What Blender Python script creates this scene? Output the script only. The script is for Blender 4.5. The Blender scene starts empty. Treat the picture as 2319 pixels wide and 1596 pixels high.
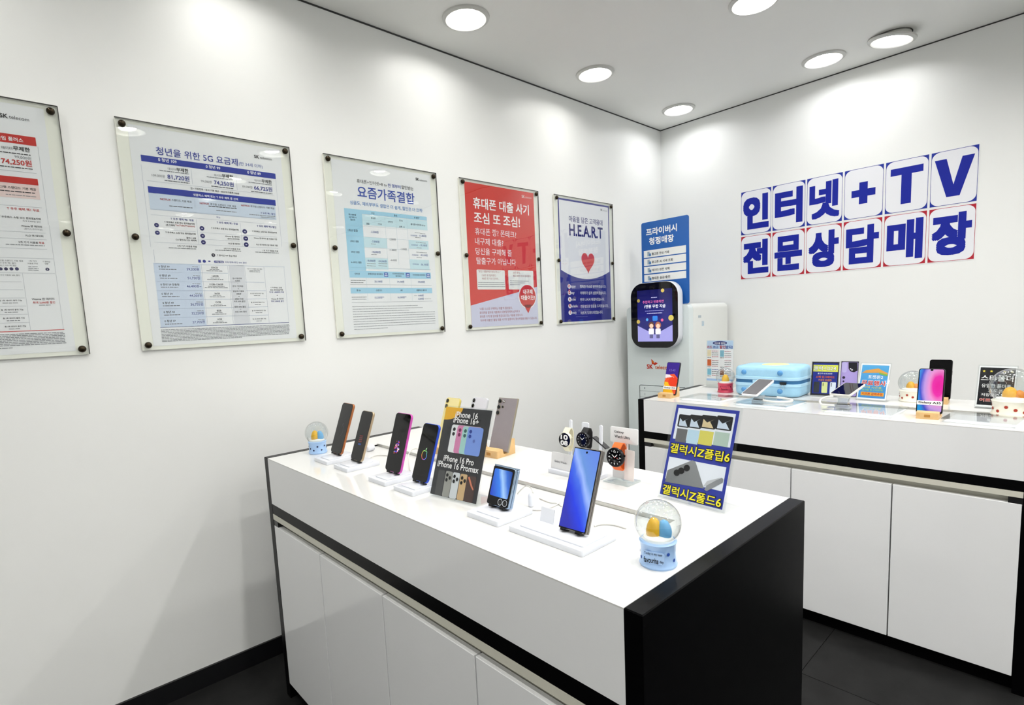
import bpy, math, random
from mathutils import Vector, Matrix
random.seed(7)
SC = bpy.context.scene
COL = SC.collection

# ------------------------------------------------------------------ camera
F, CX, CY = 1234.66, 1113.887, 865.865            # focal length and principal point in pixels of the 2319 x 1596 frame
CAM = Vector((2.2416, -3.8020, 1.345))
RW = Matrix(((0.670632, 0.740160, -0.049144), (0.050621, -0.111761, -0.992445), (-0.740061, 0.663078, -0.112418)))
cd = bpy.data.cameras.new('camera'); cam = bpy.data.objects.new('camera', cd); COL.objects.link(cam)
cd.sensor_fit = 'HORIZONTAL'; cd.sensor_width = 36.0; cd.lens = F / 2319 * 36
cd.shift_x = (1159.5 - CX) / 2319; cd.shift_y = (CY - 798.0) / 2319; cd.clip_start = 0.02
r0, r1, r2 = RW[0], RW[1], RW[2]
cam.matrix_world = Matrix(((r0[0], -r1[0], -r2[0], CAM[0]), (r0[1], -r1[1], -r2[1], CAM[1]), (r0[2], -r1[2], -r2[2], CAM[2]), (0, 0, 0, 1)))
SC.camera = cam

# ------------------------------------------------------------------ world, exposure
W = bpy.data.worlds.new('world'); SC.world = W; W.use_nodes = True
W.node_tree.nodes['Background'].inputs[0].default_value = (0.9, 0.95, 1, 1)
W.node_tree.nodes['Background'].inputs[1].default_value = 0.05
vs = SC.view_settings
vs.view_transform = 'Standard'; vs.look = 'None'; vs.gamma = 1.0; vs.use_curve_mapping = False
vs.exposure = 0.0
SC.cycles.max_bounces = 8; SC.cycles.diffuse_bounces = 4; SC.cycles.glossy_bounces = 3; SC.cycles.transparent_max_bounces = 12
SC.cycles.adaptive_threshold = 0.04; SC.cycles.adaptive_min_samples = 16
LAMP_W = 4.2
CEIL = 2.679
SPOTS = [(x, y) for x in (0.30, 1.16, 2.03, 2.90, 3.75, 4.62, 5.50) for y in (-0.28, -1.18, -2.11, -3.03, -3.95, -5.3)]
SPOTS = [p for p in SPOTS if not (p[0] < 1 and p[1] < -4.5)]
SPOTS.remove((2.03, -0.28)); SPOTS.append((1.466, -0.264))

# ------------------------------------------------------------------ pixel helpers (photo pixel -> direction -> point on a known plane)
def ray(u, v):
    d = ((u - CX) / F, (v - CY) / F, 1.0)
    return Vector([sum(RW[k][i] * d[k] for k in range(3)) for i in range(3)])
def H(u, v, ax, val):
    d = ray(u, v); return CAM + d * ((val - CAM[ax]) / d[ax])
def on_plane(u, v, M):
    d = ray(u, v); o = M.translation; n = M.col[2].to_3d()
    return M.inverted() @ (CAM + d * ((o - CAM).dot(n) / d.dot(n)))

# ------------------------------------------------------------------ materials
def lin(c):
    if isinstance(c, str):
        c = [int(c[i:i + 2], 16) / 255 for i in (0, 2, 4)]
    return tuple((x / 12.92 if x <= 0.04045 else ((x + 0.055) / 1.055) ** 2.4) for x in c) + (1.0,)
MATS = {}
def mat(name, col='ffffff', rough=0.5, metal=0.0, spec=0.5, coat=0.0, emit=0.0, noise=None, bump=None):
    if name in MATS: return MATS[name]
    m = bpy.data.materials.new(name); m.use_nodes = True; nt = m.node_tree; b = nt.nodes['Principled BSDF']
    c = lin(col)
    b.inputs['Base Color'].default_value = c; b.inputs['Roughness'].default_value = rough
    b.inputs['Metallic'].default_value = metal; b.inputs['Specular IOR Level'].default_value = spec
    b.inputs['Coat Weight'].default_value = coat; b.inputs['Coat Roughness'].default_value = 0.03
    if emit:
        b.inputs['Emission Color'].default_value = c; b.inputs['Emission Strength'].default_value = emit
    if noise or bump:
        tc = nt.nodes.new('ShaderNodeTexCoord')
    if noise:
        sc, amt = noise[:2]
        n = nt.nodes.new('ShaderNodeTexNoise'); n.inputs['Scale'].default_value = sc; n.inputs['Detail'].default_value = 5
        nt.links.new(tc.outputs['Object'], n.inputs['Vector'])
        r = nt.nodes.new('ShaderNodeValToRGB'); e = r.color_ramp.elements
        e[0].position = 0.3; e[1].position = 0.7
        e[0].color = tuple(x * (1 - amt) for x in c[:3]) + (1,); e[1].color = tuple(min(1, x * (1 + amt)) for x in c[:3]) + (1,)
        nt.links.new(n.outputs['Fac'], r.inputs['Fac']); nt.links.new(r.outputs['Color'], b.inputs['Base Color'])
    if bump:
        sc, st = bump
        n = nt.nodes.new('ShaderNodeTexNoise'); n.inputs['Scale'].default_value = sc; n.inputs['Detail'].default_value = 3
        nt.links.new(tc.outputs['Object'], n.inputs['Vector'])
        bp = nt.nodes.new('ShaderNodeBump'); bp.inputs['Strength'].default_value = st; bp.inputs['Distance'].default_value = 0.002
        nt.links.new(n.outputs['Fac'], bp.inputs['Height']); nt.links.new(bp.outputs['Normal'], b.inputs['Normal'])
    MATS[name] = m; return m
def clear(name, tint='ffffff', f0=0.045, rough=0.0, power=4.0, wave=0.0, haze=None):
    """thin clear plastic / glass: mostly straight through, mirror-like towards grazing angles"""
    if name in MATS: return MATS[name]
    m = bpy.data.materials.new(name); m.use_nodes = True; nt = m.node_tree; N = nt.nodes.new; L = nt.links.new
    for n in list(nt.nodes): nt.nodes.remove(n)
    out = N('ShaderNodeOutputMaterial'); mix = N('ShaderNodeMixShader'); tr = N('ShaderNodeBsdfTransparent'); gl = N('ShaderNodeBsdfGlossy')
    tr.inputs[0].default_value = lin(tint); gl.inputs['Roughness'].default_value = rough
    lw = N('ShaderNodeLayerWeight'); lw.inputs['Blend'].default_value = 0.5
    pw = N('ShaderNodeMath'); pw.operation = 'POWER'; pw.inputs[1].default_value = power
    ma = N('ShaderNodeMath'); ma.operation = 'MULTIPLY_ADD'; ma.inputs[1].default_value = 0.9; ma.inputs[2].default_value = f0
    L(lw.outputs['Facing'], pw.inputs[0]); L(pw.outputs[0], ma.inputs[0]); L(ma.outputs[0], mix.inputs[0])
    base = tr.outputs[0]
    if haze:
        df = N('ShaderNodeBsdfDiffuse'); df.inputs[0].default_value = lin(haze[0]); mx = N('ShaderNodeMixShader'); mx.inputs[0].default_value = haze[1]
        L(tr.outputs[0], mx.inputs[1]); L(df.outputs[0], mx.inputs[2]); base = mx.outputs[0]
    L(base, mix.inputs[1]); L(gl.outputs[0], mix.inputs[2]); L(mix.outputs[0], out.inputs[0])
    if wave:
        tc = N('ShaderNodeTexCoord'); no = N('ShaderNodeTexNoise'); no.inputs['Scale'].default_value = 7; no.inputs['Detail'].default_value = 0.5
        bp = N('ShaderNodeBump'); bp.inputs['Strength'].default_value = wave; bp.inputs['Distance'].default_value = 0.01
        L(tc.outputs['Object'], no.inputs['Vector']); L(no.outputs['Fac'], bp.inputs['Height']); L(bp.outputs['Normal'], gl.inputs['Normal'])
    MATS[name] = m; return m
def grad(name, stops, direction=None, center=None, emit=0.0, rough=0.12, noise=0.0):
    """flat print or lit display: colour ramp along a direction, or by distance from a centre, over the display's own extent"""
    if name in MATS: return MATS[name]
    m = bpy.data.materials.new(name); m.use_nodes = True; nt = m.node_tree; N = nt.nodes.new; L = nt.links.new
    b = nt.nodes['Principled BSDF']; b.inputs['Roughness'].default_value = rough
    tc = N('ShaderNodeTexCoord'); vm = N('ShaderNodeVectorMath'); ramp = N('ShaderNodeValToRGB')
    if direction:
        vm.operation = 'DOT_PRODUCT'; vm.inputs[1].default_value = (direction[0], direction[1], 0)
    else:
        vm.operation = 'DISTANCE'; vm.inputs[1].default_value = (center[0], center[1], 0)
    src = tc.outputs['Generated']
    mp = N('ShaderNodeMapping'); mp.inputs['Scale'].default_value = (1, 1, 0); L(src, mp.inputs[0]); src = mp.outputs[0]
    if noise:
        no = N('ShaderNodeTexNoise'); no.inputs['Scale'].default_value = 2.5; L(src, no.inputs['Vector'])
        mx = N('ShaderNodeMix'); mx.data_type = 'VECTOR'; mx.inputs[0].default_value = noise
        L(src, mx.inputs[4]); L(no.outputs['Color'], mx.inputs[5]); src = mx.outputs[1]
    L(src, vm.inputs[0]); L(vm.outputs['Value'], ramp.inputs[0])
    e = ramp.color_ramp.elements
    while len(e) < len(stops): e.new(0.5)
    for k, (p, c) in enumerate(stops): e[k].position = p; e[k].color = lin(c)
    L(ramp.outputs[0], b.inputs['Base Color'])
    if emit:
        L(ramp.outputs[0], b.inputs['Emission Color']); b.inputs['Emission Strength'].default_value = emit
    MATS[name] = m; return m
def ink(c): return mat('ink_' + c, c, 0.55, spec=0.25)
def inkw(c): return mat('tint_' + c, c, 0.5, spec=0.3)

wall_m = mat('wall_paint', 'f3f4f2', 0.42, spec=0.35, noise=(1.3, 0.012), bump=(60, 0.04))
ceil_m = mat('ceiling_paint', 'f4f4f0', 0.8, noise=(2, 0.01))
white_gloss = mat('white_high_gloss', 'e0e0de', 0.07, spec=0.5, noise=(3, 0.006))
white_door = mat('white_gloss_door', 'f2f3f4', 0.10, spec=0.5, noise=(3, 0.008))
black_panel = mat('black_laminate', '040405', 0.3, spec=0.1, noise=(40, 0.1))
pull_m = mat('cream_pull_profile', 'd8d6c8', 0.4)
alu = mat('brushed_aluminium', 'c9c8c2', 0.32, 0.85, noise=(80, 0.05))
floor_m = mat('charcoal_tile', '1d1d1d', 0.6, spec=0.15, noise=(9, 0.25), bump=(120, 0.1))
grout_m = mat('dark_grout', '161616', 0.9)
base_m = mat('black_skirting', '0f0f12', 0.4)
gap_m = mat('dark_shadow_gap', '3b3b3a', 0.7)
plastic_w = mat('white_plastic', 'e3e6ed', 0.3, spec=0.45)
plastic_m = mat('matt_white_plastic', 'e2e2e2', 0.5)
rubber_w = mat('white_cable', 'd6d5d0', 0.5)
black_glass = mat('black_glass', '060608', 0.04, spec=0.4)
black_pl = mat('black_plastic', '121214', 0.35)
lens_m = mat('camera_lens', '050507', 0.05, coat=0.6)
chrome = mat('polished_steel', 'd9d9d9', 0.12, 1.0)
bolt_m = mat('dark_bronze_bolt', '3a3226', 0.3, 0.9)
paper = mat('white_paper', 'f2f3f4', 0.6, spec=0.3, noise=(6, 0.008))
panel_w = mat('cream_backing_board', 'f6f6ea', 0.5, noise=(4, 0.02))
edge_d = mat('painted_edge_dark', '3b3a36', 0.3)  # dark tone refraction gives a clear cover's rim, put into the colour
acr_front = clear('clear_poster_cover', 'fdfefe', 0.05, 0.0, 4.5, wave=0.06)
acr = clear('clear_acrylic', 'fcfdfd', 0.025, 0.01, 4.5)
acr_block = clear('clear_acrylic_block', 'f7fbfb', 0.05, 0.01, 4.5, haze=('f4f8fa', 0.10))
frost = clear('milky_clear_plastic', 'f8f4f2', 0.05, 0.1, 3.0, haze=('fdf3ef', 0.55))
globe_glass = clear('snow_globe_glass', 'f3f6f6', 0.06, 0.0, 2.2)
stand_clear = clear('clear_stand_plastic', 'dfe6e8', 0.10, 0.02, 2.0, haze=('e8eef0', 0.22))
wood = mat('light_wood', 'dcb57c', 0.5, noise=(22, 0.16))

# ------------------------------------------------------------------ mesh builder
def rr(w, h, r, n=6, cx=0.0, cy=0.0):
    r = min(r, w / 2 - 1e-5, h / 2 - 1e-5); p = []
    for qx, qy, a0 in ((1, 1, 0), (-1, 1, 90), (-1, -1, 180), (1, -1, 270)):
        for k in range(n + 1):
            a = math.radians(a0 + 90 * k / n)
            p.append((cx + qx * (w / 2 - r) + r * math.cos(a), cy + qy * (h / 2 - r) + r * math.sin(a)))
    return p
class MB:
    def __init__(s): s.v, s.f, s.m = [], [], []
    def add(s, vs, fs, m=0):
        o = len(s.v); s.v += [tuple(v) for v in vs]; s.f += [tuple(o + i for i in f) for f in fs]; s.m += [m] * len(fs); return s
    def box(s, x0, x1, y0, y1, z0, z1, m=0):
        return s.add([(x0, y0, z0), (x1, y0, z0), (x1, y1, z0), (x0, y1, z0), (x0, y0, z1), (x1, y0, z1), (x1, y1, z1), (x0, y1, z1)],
                     [(3, 2, 1, 0), (4, 5, 6, 7), (0, 1, 5, 4), (1, 2, 6, 5), (2, 3, 7, 6), (3, 0, 4, 7)], m)
    def loft(s, loops, m=0, cap0=True, cap1=True):
        n = len(loops[0]); vs = [p for l in loops for p in l]; fs = []
        for i in range(len(loops) - 1):
            for k in range(n):
                a, b = i * n + k, i * n + (k + 1) % n
                fs.append((a, b, b + n, a + n))
        if cap0: fs.append(tuple(range(n - 1, -1, -1)))
        if cap1: fs.append(tuple(range((len(loops) - 1) * n, len(loops) * n)))
        return s.add(vs, fs, m)
    def rbox(s, w, h, z0, z1, r, bev=0.0, cx=0, cy=0, n=6, m=0):
        st = [(0, z0), (0, z1)] if not bev else [(bev, z0), (bev * .3, z0 + bev * .3), (0, z0 + bev), (0, z1 - bev), (bev * .3, z1 - bev * .3), (bev, z1)]
        return s.loft([[(x, y, z) for x, y in rr(w - 2 * i, h - 2 * i, max(r - i, 1e-4), n, cx, cy)] for i, z in st], m)
    def prism(s, poly, fn, d0, d1, m=0):
        return s.loft([[fn(a, b, d) for a, b in poly] for d in (d0, d1)], m)
    def lathe(s, prof, n=32, m=0, c=(0, 0, 0), cap0=True, cap1=True, axis='z'):
        loops = []
        for r, z in prof:
            l = []
            for k in range(n):
                a = 2 * math.pi * k / n; x, y = r * math.cos(a), r * math.sin(a)
                l.append((c[0] + x, c[1] + y, c[2] + z) if axis == 'z' else (c[0] + x, c[1] - z, c[2] + y))
            loops.append(l)
        return s.loft(loops, m, cap0, cap1)
    def tube(s, path, r, n=8, m=0):
        P = [Vector(p) for p in path]; loops = []; up = Vector((0, 0, 1))
        for i, p in enumerate(P):
            t = (P[min(i + 1, len(P) - 1)] - P[max(i - 1, 0)]).normalized()
            a = t.cross(up)
            if a.length < 1e-3: a = t.cross(Vector((0, 1, 0)))
            a.normalize(); b = a.cross(t)
            loops.append([tuple(p + (a * math.cos(2 * math.pi * k / n) + b * math.sin(2 * math.pi * k / n)) * r) for k in range(n)])
        return s.loft(loops, m)
    def ribbon(s, path, half_w, th, m=0):
        """strap: path in the y-z plane, width along x"""
        loops = []
        for i, (y, z) in enumerate(path):
            y0, z0 = path[max(i - 1, 0)]; y1, z1 = path[min(i + 1, len(path) - 1)]
            l = math.hypot(y1 - y0, z1 - z0) or 1; ny, nz = -(z1 - z0) / l * th / 2, (y1 - y0) / l * th / 2
            loops.append([(-half_w, y + ny, z + nz), (half_w, y + ny, z + nz), (half_w, y - ny, z - nz), (-half_w, y - ny, z - nz)])
        return s.loft(loops, m)
    def mesh(s, name, mats, smooth=True):
        me = bpy.data.meshes.new(name); me.from_pydata(s.v, [], s.f)
        for m in (mats if isinstance(mats, (list, tuple)) else [mats]): me.materials.append(m)
        me.polygons.foreach_set('material_index', s.m)
        if smooth:
            me.polygons.foreach_set('use_smooth', [True] * len(s.f)); me.set_sharp_from_angle(angle=math.radians(35))
        me.update(); return me
    def build(s, name, mats, parent=None, M=None, smooth=True):
        o = bpy.data.objects.new(name, s.mesh(name, mats, smooth)); COL.objects.link(o)
        if parent: o.parent = parent
        if M is not None: o.matrix_local = M
        return o
def tag(o, label=None, cat=None, group=None, kind=None):
    for k, v in (('label', label), ('category', cat), ('group', group), ('kind', kind)):
        if v: o[k] = v
    return o
def thing(name, label, cat, M=None, loc=(0, 0, 0), group=None):
    o = bpy.data.objects.new(name, None); COL.objects.link(o); o.empty_display_size = 0.05
    o.matrix_world = M if M is not None else Matrix.Translation(loc)
    return tag(o, label, cat, group)
def struct(name, mb, m, smooth=False): return tag(mb.build(name, m, smooth=smooth), kind='structure')
def frame(o, a, u):
    a, u = Vector(a).normalized(), Vector(u).normalized(); n = a.cross(u); o = Vector(o)
    return Matrix(((a[0], u[0], n[0], o[0]), (a[1], u[1], n[1], o[1]), (a[2], u[2], n[2], o[2]), (0, 0, 0, 1)))
def tilted(x, y, z, yaw=0.0, tilt=0.0):
    """upright face looking towards -y, leaned back by tilt: local x right, y up the face, z out of it"""
    q, t = math.radians(yaw), math.radians(tilt)
    b = Vector((-math.sin(q), math.cos(q), 0))
    return frame((x, y, z), (math.cos(q), math.sin(q), 0), Vector((0, 0, 1)) * math.cos(t) + b * math.sin(t))
def flat(x, y, z, yaw=0.0):
    return Matrix.Translation((x, y, z)) @ Matrix.Rotation(math.radians(yaw), 4, 'Z')

# ------------------------------------------------------------------ flat print (lettering, tables, pictures) on sheets and screens
PRINTS, STRINGS = [], {}
def heavy(b):
    """a heavier stroke: the same outline struck several times, a hair apart"""
    if not b: return [(0, 0)]
    if b < .016: return [(b, b), (-b, b), (b, -b), (-b, -b)]
    return [(b * i, b * j) for i in (-1, 0, 1) for j in (-1, 0, 1)]
class Print:
    def __init__(s, name, parent, M, crop=None, z=0.0, M_local=None, step=0.0003):
        s.name, s.parent, s.M, s.crop, s.z, s.step = name, parent, M, crop, z, step
        s.items, s.ml = [], M_local; PRINTS.append(s)
    def p(s, u, v):
        if s.crop is None: return (u, v)
        c = s.crop; q = on_plane(c[0] + u / c[2], c[1] + v / c[2], s.M); return (q.x, q.y)
    def poly(s, pts, col, layer=1): s.items.append(('p', [s.p(*q) for q in pts], col, layer)); return s
    def lpoly(s, pts, col, layer=1): s.items.append(('p', list(pts), col, layer)); return s
    def rect(s, u0, v0, u1, v1, col, layer=1, r=0.0):
        a, b = s.p(u0, v0), s.p(u1, v1)
        x0, x1, y0, y1 = min(a[0], b[0]), max(a[0], b[0]), min(a[1], b[1]), max(a[1], b[1])
        pts = rr(x1 - x0, y1 - y0, r, 5, (x0 + x1) / 2, (y0 + y1) / 2) if r else [(x0, y0), (x1, y0), (x1, y1), (x0, y1)]
        return s.lpoly(pts, col, layer)
    def disc(s, u, v, ru, col, layer=1, rv=None, n=20):
        c = s.p(u, v); e = s.p(u + ru, v); f = s.p(u, v + (rv or ru))
        a = math.hypot(e[0] - c[0], e[1] - c[1]) if s.crop else ru; b = (math.hypot(f[0] - c[0], f[1] - c[1]) if rv else a) if s.crop else (rv or ru)
        return s.lpoly([(c[0] + a * math.cos(2 * math.pi * k / n), c[1] + b * math.sin(2 * math.pi * k / n)) for k in range(n)], col, layer)
    def line(s, u0, v0, u1, v1, col, w=0.001, layer=1):
        a, b = Vector(s.p(u0, v0)), Vector(s.p(u1, v1))
        if s.crop and abs(a.x - b.x) > abs(a.y - b.y): a.y = b.y = (a.y + b.y) / 2
        elif s.crop: a.x = b.x = (a.x + b.x) / 2
        return s.stroke([a, b], col, w, layer)
    def stroke(s, pts, col, w, layer=1):
        for a, b in zip(pts[:-1], pts[1:]):
            a, b = Vector(a[:2]), Vector(b[:2]); d = (b - a)
            if d.length < 1e-6: continue
            n = Vector((-d.y, d.x)).normalized() * w / 2
            s.lpoly([a - n, b - n, b + n, a + n], col, layer)
        return s
    def T(s, text, u0, v0, u1, v1, col, bold=0.0, layer=2, h=None):
        """text whose baseline runs between two points"""
        a, b = s.p(u0, v0), s.p(u1, v1)
        s.items.append(('t', text, bold, a[0], b[0], (a[1] + b[1]) / 2, h, col, layer)); STRINGS.setdefault(text, None); return s
    def fit(s, text, cx, cy, w, h, col, bold=0.0, layer=2):
        """text stretched to a box given by its centre and size (sheet units)"""
        s.items.append(('f', text, bold, cx, cy, w, h, col, layer)); STRINGS.setdefault(text, None); return s
    def greek(s, u0, v0, u1, v1, col='8d9096', h=0.0016, layer=2, words=None):
        """a line of print too small to read: word-sized dashes"""
        a, b = s.p(u0, v0), s.p(u1, v1); x = a[0]; y = (a[1] + b[1]) / 2
        while x < b[0] - 0.002:
            w = min(random.uniform(0.004, 0.016), b[0] - x)
            s.lpoly([(x, y), (x + w, y), (x + w, y + h), (x, y + h)], col, layer); x += w + 0.0016
        return s
    def finish(s):
        mb = MB(); cols = []
        def ci(c):
            if c not in cols: cols.append(c)
            return cols.index(c)
        for it in s.items:
            if it[0] == 'p':
                z = s.z + it[3] * s.step; pts = it[1]
                ar = sum(pts[i][0] * pts[(i + 1) % len(pts)][1] - pts[(i + 1) % len(pts)][0] * pts[i][1] for i in range(len(pts)))
                if ar < 0: pts = pts[::-1]
                mb.add([(q[0], q[1], z) for q in pts], [tuple(range(len(pts)))], ci(it[2]))
            elif it[0] == 'f':
                _, text, bold, cx, cy, w, h, col, layer = it; g = STRINGS[text]
                X, Y = [v[0] for v in g[0]], [v[1] for v in g[0]]; sx, sy = w / (max(X) - min(X)), h / (max(Y) - min(Y))
                mx, my = (max(X) + min(X)) / 2, (max(Y) + min(Y)) / 2
                b = bold * .55; sx, sy = w / (max(X) - min(X) + 2 * b), h / (max(Y) - min(Y) + 2 * b)
                for k, (ex, ey) in enumerate(heavy(b)): mb.add([(cx + (v[0] + ex - mx) * sx, cy + (v[1] + ey - my) * sy, s.z + layer * s.step + k * 2.5e-5) for v in g[0]], g[1], ci(col))
            else:
                _, text, bold, x0, x1, y, h, col, layer = it; g = STRINGS[text]
                if not g or not g[0]: continue
                gx0, gx1 = min(v[0] for v in g[0]), max(v[0] for v in g[0]); gy1 = max(v[1] for v in g[0])
                sx = (x1 - x0) / (gx1 - gx0); sy = h / gy1 if h else sx; z = s.z + layer * s.step
                for k, (ex, ey) in enumerate(heavy(bold * .55)): mb.add([(x0 + (v[0] + ex - gx0) * sx, y + (v[1] + ey) * sy, z + k * 2.5e-5) for v in g[0]], g[1], ci(col))
        ms = [c if isinstance(c, bpy.types.Material) else ink(c) for c in cols]
        return mb.build(s.name, ms, s.parent, s.ml, smooth=False)
def flush_prints():
    objs = []
    for key in STRINGS:
        cu = bpy.data.curves.new('t', 'FONT'); cu.body = key; cu.size = 1; cu.resolution_u = 3; cu.fill_mode = 'FRONT'
        o = bpy.data.objects.new('t', cu); COL.objects.link(o); objs.append((key, o))
    dg = bpy.context.evaluated_depsgraph_get(); dg.update()
    for key, o in objs:
        me = bpy.data.meshes.new_from_object(o.evaluated_get(dg))
        STRINGS[key] = ([tuple(v.co) for v in me.vertices], [tuple(p.vertices) if p.normal.z > 0 else tuple(p.vertices)[::-1] for p in me.polygons])
        bpy.data.meshes.remove(me)
    for key, o in objs:
        cu = o.data; bpy.data.objects.remove(o); bpy.data.curves.remove(cu)
    for p in PRINTS: p.finish()
# ================================================================== THE ROOM
RX, RY = 6.2, -6.4                                   # far walls, behind the camera
# floor: slab with grey tiles 0.6 m
fl = struct('floor', MB().box(-0.1, RX + .1, RY - .1, 0.1, -0.05, -0.004), grout_m)
tile_me = MB().rbox(0.597, 0.597, -0.004, 0.0, 0.001, 0.0, n=1).mesh('tile', floor_m)
for i in range(11):
    for j in range(12):
        x0, y0 = 0.37 - 0.6 + i * 0.6, -1.745 + 1.8 - j * 0.6
        if x0 > RX or y0 < RY - 0.1: continue
        t = bpy.data.objects.new('tile', tile_me); COL.objects.link(t); t.parent = fl; t.location = (x0 + 0.3, y0 - 0.3, 0)
struct('wall_left', MB().box(-0.1, 0, RY, 0.1, 0, CEIL + .12), wall_m)
struct('wall_right', MB().box(-0.1, RX + .1, 0, 0.1, 0, CEIL + .12), wall_m)
struct('wall_back', MB().box(0, RX + .1, RY - .1, RY, 0, CEIL + .12), wall_m)
struct('wall_far', MB().box(RX, RX + .1, RY, 0, 0, CEIL + .12), wall_m)
struct('baseboard_left', MB().box(0, 0.010, RY, 0, 0, 0.075), base_m)
struct('baseboard_right', MB().box(0.010, RX, -0.010, 0, 0, 0.075), base_m)
struct('trim_1', MB().box(0, 0.002, RY, 0, CEIL - 0.007, CEIL), gap_m)
struct('trim_2', MB().box(0.002, RX, -0.002, 0, CEIL - 0.006, CEIL), gap_m)
# ceiling with a round hole for each downlight
HR, CELL = 0.086, 0.115
xs = sorted({0, RX} | {round(x + d, 4) for x, y in SPOTS for d in (-CELL, CELL)})
ys = sorted({RY, 0} | {round(y + d, 4) for x, y in SPOTS for d in (-CELL, CELL) if y > -0.27 or x != 1.466})
ys = sorted({RY, 0} | {round(y + d, 4) for y in sorted({y for x, y in SPOTS if x != 1.466}) for d in (-CELL, CELL)})
mb = MB(); NS = 32
for i in range(len(xs) - 1):
    for j in range(len(ys) - 1):
        cx, cy = (xs[i] + xs[i + 1]) / 2, (ys[j] + ys[j + 1]) / 2
        hit = [s for s in SPOTS if abs(s[0] - cx) < 0.02 and abs(s[1] - cy) < 0.03]
        if not hit:
            mb.add([(xs[i], ys[j], CEIL), (xs[i], ys[j + 1], CEIL), (xs[i + 1], ys[j + 1], CEIL), (xs[i + 1], ys[j], CEIL)], [(0, 1, 2, 3)])
        else:
            hx, hy = hit[0]; vs_, fs_ = [], []
            for k in range(NS):
                a = 2 * math.pi * k / NS; c, s_ = math.cos(a), math.sin(a); q = 1 / max(abs(c), abs(s_))
                vs_ += [(hx + HR * c, hy + HR * s_, CEIL), (min(max(cx + CELL * c * q, xs[i]), xs[i + 1]), min(max(cy + CELL * s_ * q, ys[j]), ys[j + 1]), CEIL)]
            for k in range(NS):
                n = (k + 1) % NS; fs_.append((2 * k, 2 * n, 2 * n + 1, 2 * k + 1))
            mb.add(vs_, fs_)
struct('ceiling', mb, ceil_m)
struct('trim_3', MB().box(-0.1, RX + .1, RY - .1, 0.1, CEIL + .125, CEIL + .14), gap_m)

# ------------------------------------------------------------------ downlights
ring_m = mat('downlight_trim', 'cfcfca', 0.3)
cup_m = mat('downlight_reflector', 'f2f2ee', 0.12, 0.7)
bulb_m = mat('downlight_lamp', 'fffdf8', 0.4, emit=22.0)
ring_me = MB().lathe([(0.083, -0.002), (0.084, -0.008), (0.090, -0.012), (0.104, -0.006), (0.106, 0.0)], 40, cap0=False, cap1=False).mesh('trim_ring', ring_m)
cup_me = MB().lathe([(0.083, -0.004), (0.078, 0.03), (0.066, 0.075), (0.050, 0.095)], 40, cap0=False, cap1=True).mesh('reflector', cup_m)
bulb_me = MB().lathe([(0.002, 0.012), (0.026, 0.016), (0.034, 0.028), (0.034, 0.075), (0.030, 0.093)], 24, cap0=True, cap1=False).mesh('lamp', bulb_m)
ORD = ('first', 'second', 'third', 'fourth', 'fifth', 'sixth', 'seventh')
ROWN = {x: ('ceiling row beside the poster wall' if k == 0 else ORD[k] + ' ceiling row from the poster wall') for k, x in enumerate(sorted({p[0] for p in SPOTS if p[0] != 1.466}))}; ROWN[1.466] = ''
for i, (x, y) in enumerate(SPOTS):
    loose = x == 1.466
    lab = '%s downlight from the letter wall in the %s' % (ORD[sorted({-p[1] for p in SPOTS if p[0] == x}).index(-y)], ROWN[x])
    if loose: lab = 'white ceiling downlight hanging loose and tilted out of its hole above the letter sheets'
    r = thing('ceiling_downlight', lab, 'ceiling light', loc=(x, y, CEIL), group='recessed ceiling downlights')
    if loose: r.matrix_world = Matrix.Translation((x, y, CEIL - 0.016)) @ Matrix.Rotation(math.radians(9), 4, 'Y')
    for n, me in (('trim_ring', ring_me), ('reflector', cup_me), ('lamp', bulb_me)):
        o = bpy.data.objects.new(n, me); COL.objects.link(o); o.parent = r
    ld = bpy.data.lights.new('downlight_beam', 'AREA'); ld.shape = 'DISK'; ld.size = 0.09; ld.energy = LAMP_W * (0.16 if loose else 0.38 if x == .3 or y > -.3 else 0.95 if y < -3.5 else 1.4); ld.color = (0.95, 0.96, 1) if y > -.3 else (1, 0.985, 0.955)
    ld.spread = math.radians(165)
    lo = bpy.data.objects.new('downlight_beam', ld); COL.objects.link(lo); lo.parent = r; lo.location = (0, 0, 0.011)

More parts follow.
